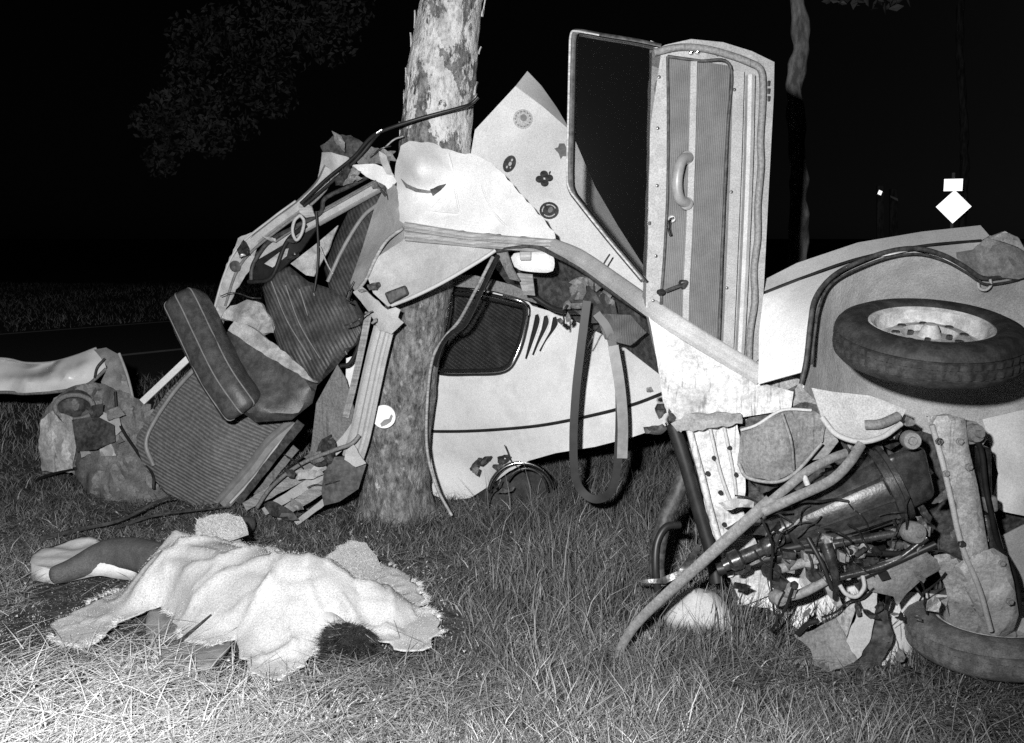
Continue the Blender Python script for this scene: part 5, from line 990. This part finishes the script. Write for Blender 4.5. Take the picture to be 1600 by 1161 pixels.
tube('wire', px([(56, 750, 5.6), (90, 738, 5.5), (118, 732, 5.4)]), 0.009, M['black'], cw)
# long pale curved panel at the road edge
pr = empty('bent_panel', (P(60, 620, 6.2).x, 6.2, 0), 'long pale bent car panel with rolled dark lower edge, behind the crushed wing', 'car panel')
top_ = [(-420, 700, 6.3), (-260, 584, 6.3), (-110, 560, 6.3), (0, 560, 6.3), (40, 567, 6.3), (80, 566, 6.28), (118, 556, 6.26), (150, 544, 6.24)]
low_ = [(166, 575, 6.12), (150, 590, 6.1), (134, 601, 6.1), (96, 610, 6.1), (40, 614, 6.1), (0, 612, 6.1), (-110, 618, 6.12), (-260, 660, 6.15), (-400, 790, 6.2)]
part_sheet('pressed_face', top_ + [(160, 556, 6.18)] + low_, M['rollskin'], pr, 0.008, 8, 0.05, 4, ctl=[(40, 596, 6.03), (-60, 592, 6.03), (100, 590, 6.03), (140, 572, 6.1)], seed=99)
tube('rolled_edge', px([(x, y + 1, Y - 0.01) for x, y, Y in low_]), 0.011, M['grey'], pr)
tube('rolled_edge', px([(x, y, Y) for x, y, Y in top_]), 0.008, M['lining'], pr)
part_sheet('end_cap', [(146, 546, 6.2), (166, 543, 6.2), (184, 553, 6.2), (195, 580, 6.18), (204, 616, 6.16), (212, 660, 6.1), (214, 720, 6.05), (170, 720, 6.02), (160, 640, 6.04), (158, 596, 6.06), (168, 574, 6.08), (158, 560, 6.14)], M['doorpaint'], pr, 0.008, 7, 0.05, 9, seed=98, jag=0.8)
tube('end_bead', px([(186, 552, 6.16), (198, 584, 6.13), (207, 620, 6.11), (214, 664, 6.06)]), 0.009, M['lining'], pr)
tube('crease_lip', px([(164, 560, 6.08), (152, 574, 6.05), (148, 590, 6.06)]), 0.008, M['dark'], pr)
# twigs
def twig(pts, r, lab): tag(tube('fallen_twig', [Vector(p) for p in pts], r, M['twig'], None, n=8, k=7, scale=(1.2, 0.4)), lab, 'twig')
twig([H(62, 842, .03), H(130, 826, .04), H(190, 812, .06), H(250, 782, .12), H(275, 778, .1)], 0.011, 'long dark twig lying below the crushed wing')
twig([H(180, 825, .02), H(240, 806, .05), H(300, 798, .06), H(360, 792, .05)], 0.008, 'thin dark twig below the ribbed trim panel')
twig([H(255, 1010, .02), H(282, 1000, .05), H(300, 985, .06), H(330, 960, .1)], 0.007, 'short dark twig touching the edge of the fleece cover')
twig([H(905, 932, .03), H(950, 935, .04), H(1000, 940, .03)], 0.005, 'thin twig in the grass left of the forked tube')

# ================================================================ the covered person
CAPS = [  # (a, b, radius) body volumes in world space
    (Vector((-1.28, 3.74, .10)), Vector((-0.80, 3.46, .11)), 0.125),      # trunk
    (Vector((-0.80, 3.46, .12)), Vector((-0.70, 3.37, .09)), 0.07),      # neck
    (Vector((-1.28, 3.80, .10)), Vector((-1.66, 3.98, .13)), 0.085),     # thigh
    (Vector((-1.22, 3.84, .10)), Vector((-1.42, 4.22, .13)), 0.085),
    (Vector((-0.83, 3.57, .10)), Vector((-0.52, 3.48, .05)), 0.07),      # arms
    (Vector((-0.90, 3.40, .07)), Vector((-1.1, 3.5, .06)), 0.05),
]
per = empty('person', (-1.1, 3.65, 0), 'person lying on the grass, dark hair and trousers showing from under cover', 'person')
def skinned(name, verts, edges, radii, m, parent, sub=2, fm=None):
    org = WLOC[parent.name]; me = bpy.data.meshes.new(name); me.from_pydata([Vector(v) - org for v in verts], edges, [])
    o = bpy.data.objects.new(name, me); link(o, parent, org)
    sk = o.modifiers.new('skin', 'SKIN'); sk.use_smooth_shade = True
    for i, r in enumerate(radii): me.skin_vertices[0].data[i].radius = r if isinstance(r, tuple) else (r, r)
    me.skin_vertices[0].data[0].use_root = True
    ss = o.modifiers.new('smooth', 'SUBSURF'); ss.levels = sub; ss.render_levels = sub
    dg = bpy.context.evaluated_depsgraph_get(); ev = o.evaluated_get(dg); nm = bpy.data.meshes.new_from_object(ev)
    o.modifiers.clear(); o.data = nm; nm.materials.clear()
    for x in m: nm.materials.append(x)
    for p in nm.polygons:
        p.use_smooth = True
        if fm: p.material_index = fm(p.center + org)
    return o
bv = [(-1.28, 3.74, .10), (-1.12, 3.65, .11), (-0.96, 3.55, .12), (-0.83, 3.47, .11), (-0.71, 3.34, .085), (-0.62, 3.22, .066), (-0.575, 3.165, .066),
      (-1.36, 3.80, .10), (-1.62, 3.94, .12), (-1.74, 3.98, .10), (-1.86, 3.9, .055), (-1.93, 3.84, .045),
      (-1.26, 3.85, .10), (-1.42, 4.2, .12), (-1.36, 4.4, .08), (-1.28, 4.56, .05), (-1.34, 4.62, .05),
      (-0.83, 3.57, .10), (-0.66, 3.56, .07), (-0.56, 3.50, .05), (-0.50, 3.46, .045),
      (-0.90, 3.42, .09), (-1.0, 3.40, .07), (-1.08, 3.48, .06), (-1.13, 3.53, .06)]
be = [(0, 1), (1, 2), (2, 3), (3, 4), (4, 5), (5, 6), (0, 7), (7, 8), (8, 9), (9, 10), (10, 11), (0, 12), (12, 13), (13, 14), (14, 15), (15, 16), (3, 17), (17, 18), (18, 19), (19, 20), (3, 21), (21, 22), (22, 23), (23, 24)]
br = [.10, .095, .10, .09, .045, .055, .045, .085, .075, .075, .05, .04, .085, .07, .06, .045, .04, .05, .042, .03, .03, .05, .04, .03, .03]
body = skinned('body', bv, be, br, [M['trouser'], M['cotton'], M['skin']], per, 2, lambda c: 0 if (c.x < -1.2) else (1 if (c - Vector((-0.575, 3.165, .066))).length > 0.09 else 2))
def strands(name, base_pts, n, parent, m, ln, wid, tonea=0, toneb=0, dirf=None):
    V = []; F = []; T = []
    for i in range(n):
        p, d = base_pts(); s = d.cross(Vector((random.gauss(0, 1), random.gauss(0, 1), random.gauss(0, 1)))).normalized() * wid * random.uniform(.6, 1.3)
        l = ln * random.uniform(0.5, 1.3); b = Vector((random.gauss(0, .35), random.gauss(0, .35), random.gauss(0, .25)))
        k = len(V); e1 = p + d * l * .55; e2 = p + (d + b).normalized() * l
        V += [p - s, p + s, e1 + s * .8, e1 - s * .8, e2]; F += [[k, k + 1, k + 2, k + 3], [k + 3, k + 2, k + 4]]
        t = random.uniform(tonea, toneb); T += [t] * 5
    o = mk(name, V, F, m, parent, False)
    if toneb: at = o.data.attributes.new('tone', 'FLOAT', 'POINT'); at.data.foreach_set('value', T)
    return o
HC = Vector((-0.575, 3.165, .07))
def hairpt():
    d = Vector((random.gauss(0, 1), random.gauss(0, 1), random.gauss(0, 1))).normalized(); d.z = abs(d.z) if d.z < -0.5 else d.z
    p = HC + Vector((d.x * .082, d.y * .06, d.z * .05)) * (0.8 + 0.6 * noise.noise(d * 2.6)); t = d.cross(Vector((0.3, 0.2, 1))).normalized()
    return p, (t * 0.9 + d * 0.12 + Vector((0.25, -0.2, -0.3))).normalized()
strands('hair', hairpt, 5200, per, M['hair'], 0.075, 0.001)
# ---- fleece cover: outline on the ground, draped over the body
front = [(92, 968), (84, 986), (100, 1008), (122, 1014), (150, 1006), (168, 985), (190, 972), (240, 952), (262, 958), (282, 990), (300, 1004), (340, 1006), (362, 1002), (378, 1026), (398, 1054), (425, 1062), (448, 1054), (474, 1042), (490, 1022), (506, 1008), (530, 1000), (556, 998), (578, 1000), (604, 1004), (640, 1018), (664, 1014), (690, 984), (682, 964), (664, 950)]
plan = [H(x, y, .035).to_2d() for x, y in front]
back = [(-0.36, 3.66), (-0.42, 3.84), (-0.50, 3.98), (-0.62, 4.04), (-0.8, 3.98), (-0.95, 4.03), (-1.15, 4.12), (-1.3, 4.05), (-1.42, 3.96), (-1.52, 3.82), (-1.6, 3.66)]
plan += [Vector((p[0], p[1])) for p in back]
def capz(x, y):
    z = 0.0
    for a, b, r in CAPS:
        ab = Vector((b.x - a.x, b.y - a.y)); ap = Vector((x - a.x, y - a.y)); t = max(0, min(1, ap.dot(ab) / max(ab.length_squared, 1e-9)))
        d = (ap - ab * t).length; zc = a.z + (b.z - a.z) * t; w = r * 1.35
        if d < r * 0.75: h = zc + math.sqrt(r * r - d * d)
        else: h = (zc + math.sqrt(1 - .5625) * r) * math.exp(-((d - r * .75) / w) ** 2)
        z = max(z, h)
    return z
_fd = densify([p * 1000 for p in plan], 15, 0, True); FR = np.array([(p.x / 1000, p.y / 1000) for p in _fd])
def coverz(x, y):
    z = capz(x, y)
    n1 = noise.noise(Vector((x * 4.2 + y * 2, y * 5.5, 1.3))); rid = 1 - abs(noise.noise(Vector((x * 3.0 - y * 3.5, y * 4 + x, 7.7)))) * 2
    f2 = 1 - abs(noise.noise(Vector((x * 7.5 + y * 4.0, y * 3.0 - x * 2, 2.2)))) * 2.4
    z = z + 0.008 + 0.014 * n1 + 0.026 * max(0, rid) ** 4 + 0.016 * max(0, f2) ** 5
    e = float(np.min(np.hypot(FR[:, 0] - x, FR[:, 1] - y)))          # the hem falls to the ground
    k = min(1, e / 0.085); k = k * k * (3 - 2 * k)
    hd = math.hypot(x - HC.x, y - HC.y - 0.05)
    return max(0.03, 0.034 + (z - 0.034) * k)
def wobble(p, w): return p + Vector((noise.noise(Vector((p.x * .014, p.y * .014, 1))), noise.noise(Vector((p.x * .014, p.y * .014, 8))))) * w
def plan_sheet(name, outline, zf, m, parent, step=0.018, jag=0.0, wob=0.0):
    S_ = 1000.0
    bd = [wobble(p, wob) for p in densify([p * S_ for p in outline], step * S_, jag * S_, True)]
    v2 = list(bd); e = [(i, (i + 1) % len(bd)) for i in range(len(bd))]
    xs = [p.x for p in bd]; ys = [p.y for p in bd]; yy = min(ys)
    bda = np.array([tuple(p) for p in bd])
    while yy < max(ys):
        xx = min(xs)
        while xx < max(xs):
            if inside(bd, xx, yy) and np.min(np.hypot(bda[:, 0] - xx, bda[:, 1] - yy)) > step * S_ * 0.5: v2.append(Vector((xx + random.uniform(-1, 1), yy + random.uniform(-1, 1))))
            xx += step * S_
        yy += step * S_
    vo, eo, fo, *_ = geometry.delaunay_2d_cdt(v2, e, [], 0, 1e-3)
    F = []
    for t in fo:
        cx = sum(vo[i].x for i in t) / 3; cy = sum(vo[i].y for i in t) / 3
        if inside(bd, cx, cy): F.append(list(t))
    V = []
    for p in vo:
        x, y = p.x / S_, p.y / S_; V.append(Vector((x, y, zf(x, y))))
    for t in F:
        if (V[t[1]] - V[t[0]]).cross(V[t[2]] - V[t[0]]).z < 0: t.reverse()
    return V, F, [Vector((p.x / S_, p.y / S_)) for p in bd]
cov = empty('fleece_cover', (-1.0, 3.6, 0), 'shaggy white fleece cover spread over the lying person', 'blanket')
V, F, BD = plan_sheet('cloth', plan, coverz, M['fleece'], cov, step=0.013, jag=0.003, wob=30)
co = mk('cloth', V, F, M['fleece'], cov); sd = co.modifiers.new('thickness', 'SOLIDIFY'); sd.thickness = 0.004; sd.offset = 1
tri = [(V[a], V[b], V[c]) for a, b, c in F]
def furpt():
    a, b, c = random.choice(tri); u, v = random.random(), random.random()
    if u + v > 1: u, v = 1 - u, 1 - v
    p = a + (b - a) * u + (c - a) * v; nr = (b - a).cross(c - a).normalized()
    return p + nr * 0.01, (nr * 0.75 + Vector((random.gauss(0, .5), random.gauss(-.2, .5), -.1))).normalized()
strands('pile', furpt, 9000, cov, M['fur'], 0.006, 0.0006, 0.5, 0.66)
bset = [(BD[i], (BD[i] - BD[i - 1])) for i in range(len(BD))]
def fringept():
    p, t = random.choice(bset)
    while noise.noise(Vector((p.x * 7, p.y * 7, 4))) < 0.08: p, t = random.choice(bset)
    o = Vector((t.y, -t.x, 0)); o = o.normalized() if o.length > 0 else Vector((1, 0, 0))
    z = coverz(p.x, p.y); q = Vector((p.x, p.y, z + random.uniform(0, .015)))
    cen = Vector((-1.05, 3.6, 0)); o = o if o.dot(q - cen) > 0 else -o
    return q, (o + Vector((random.gauss(0, .35), random.gauss(0, .35), random.uniform(-.2, .5)))).normalized()
strands('fringe', fringept, 2400, cov, M['fur'], 0.026, 0.0008, 0.5, 0.7)
# turned-up collar flap at the back and raised corner by the tree
def flap(pts, name='flap'):
    o, f = sheet(name, pts, M['fleece'], cov, 0.015, 9, 0.012, 12, jag=1.5, seed=101)
    t2 = [[v.co + WLOC[o.name] for v in (o.data.vertices[i] for i in p.vertices)] for p in o.data.polygons]
    def fp():
        a, b, c = random.choice(t2)[:3]; u, v = random.random(), random.random()
        if u + v > 1: u, v = 1 - u, 1 - v
        p = a + (b - a) * u + (c - a) * v; return p + Vector((0, -.004, 0)), Vector((random.gauss(0, .5), -0.6, random.gauss(.55, .4))).normalized()
    strands('pile', fp, 2200, o, M['fur'], 0.018, 0.0011, 0.42, 0.64)
flap([(306, 838, 3.92), (308, 812, 3.98), (330, 804, 3.98), (352, 802, 3.98), (378, 808, 3.98), (388, 832, 3.92), (350, 846, 3.86)])
flap([(508, 872, 3.95), (530, 852, 4.02), (548, 844, 4.05), (572, 848, 4.05), (590, 872, 4.0), (606, 905, 3.9), (624, 938, 3.75), (600, 940, 3.68), (560, 912, 3.72)])
flap([(600, 985, 3.5), (630, 960, 3.5), (662, 948, 3.5), (690, 968, 3.45), (684, 990, 3.4), (650, 1016, 3.35), (615, 1004, 3.38)])
V, F, _ = plan_sheet('x', [H(x, y, .03).to_2d() for x, y in ((236, 950), (262, 938), (300, 950), (330, 985), (360, 1000), (330, 1035), (285, 1040), (250, 1020), (228, 985))], lambda x, y: 0.02 + 0.03 * abs(noise.noise(Vector((x * 7, y * 9, 3)))), M['trouser'], None, 0.02)
dk = mk('jacket', V, F, M['handle'], None); sd = dk.modifiers.new('thickness', 'SOLIDIFY'); sd.thickness = 0.02; sd.offset = -1
tag(dk, 'flattened grey jacket corner showing from beneath the fleece hem', 'jacket')
# white cloth hem behind the leg
V, F, _ = plan_sheet('x', [H(50, 895, .03).to_2d(), H(58, 866, .06).to_2d(), H(90, 846, .08).to_2d(), H(140, 838, .09).to_2d(), H(180, 850, .09).to_2d(), H(212, 872, .1).to_2d(), H(160, 874, .1).to_2d(), H(110, 862, .14).to_2d(), H(84, 874, .12).to_2d(), H(74, 898, .05).to_2d()],
    lambda x, y: 0.075 + 0.03 * noise.noise(Vector((x * 6, y * 9, 3))), M['cotton'], None, 0.02)
wc = mk('white_cloth', V, F, M['cotton'], None); sd = wc.modifiers.new('thickness', 'SOLIDIFY'); sd.thickness = 0.06; sd.offset = -1
tag(wc, 'folded white cloth curving behind the dark trouser leg', 'cloth')
# small pale board beside the cover
bd_ = slab('board_scrap', [(604, 912), (650, 908), (648, 946), (636, 956), (614, 950)][:4], 3.98, 4.0, M['wood'], None, 0.004)
tag(bd_, 'small pale board scrap standing in grass beside the fleece', 'board')
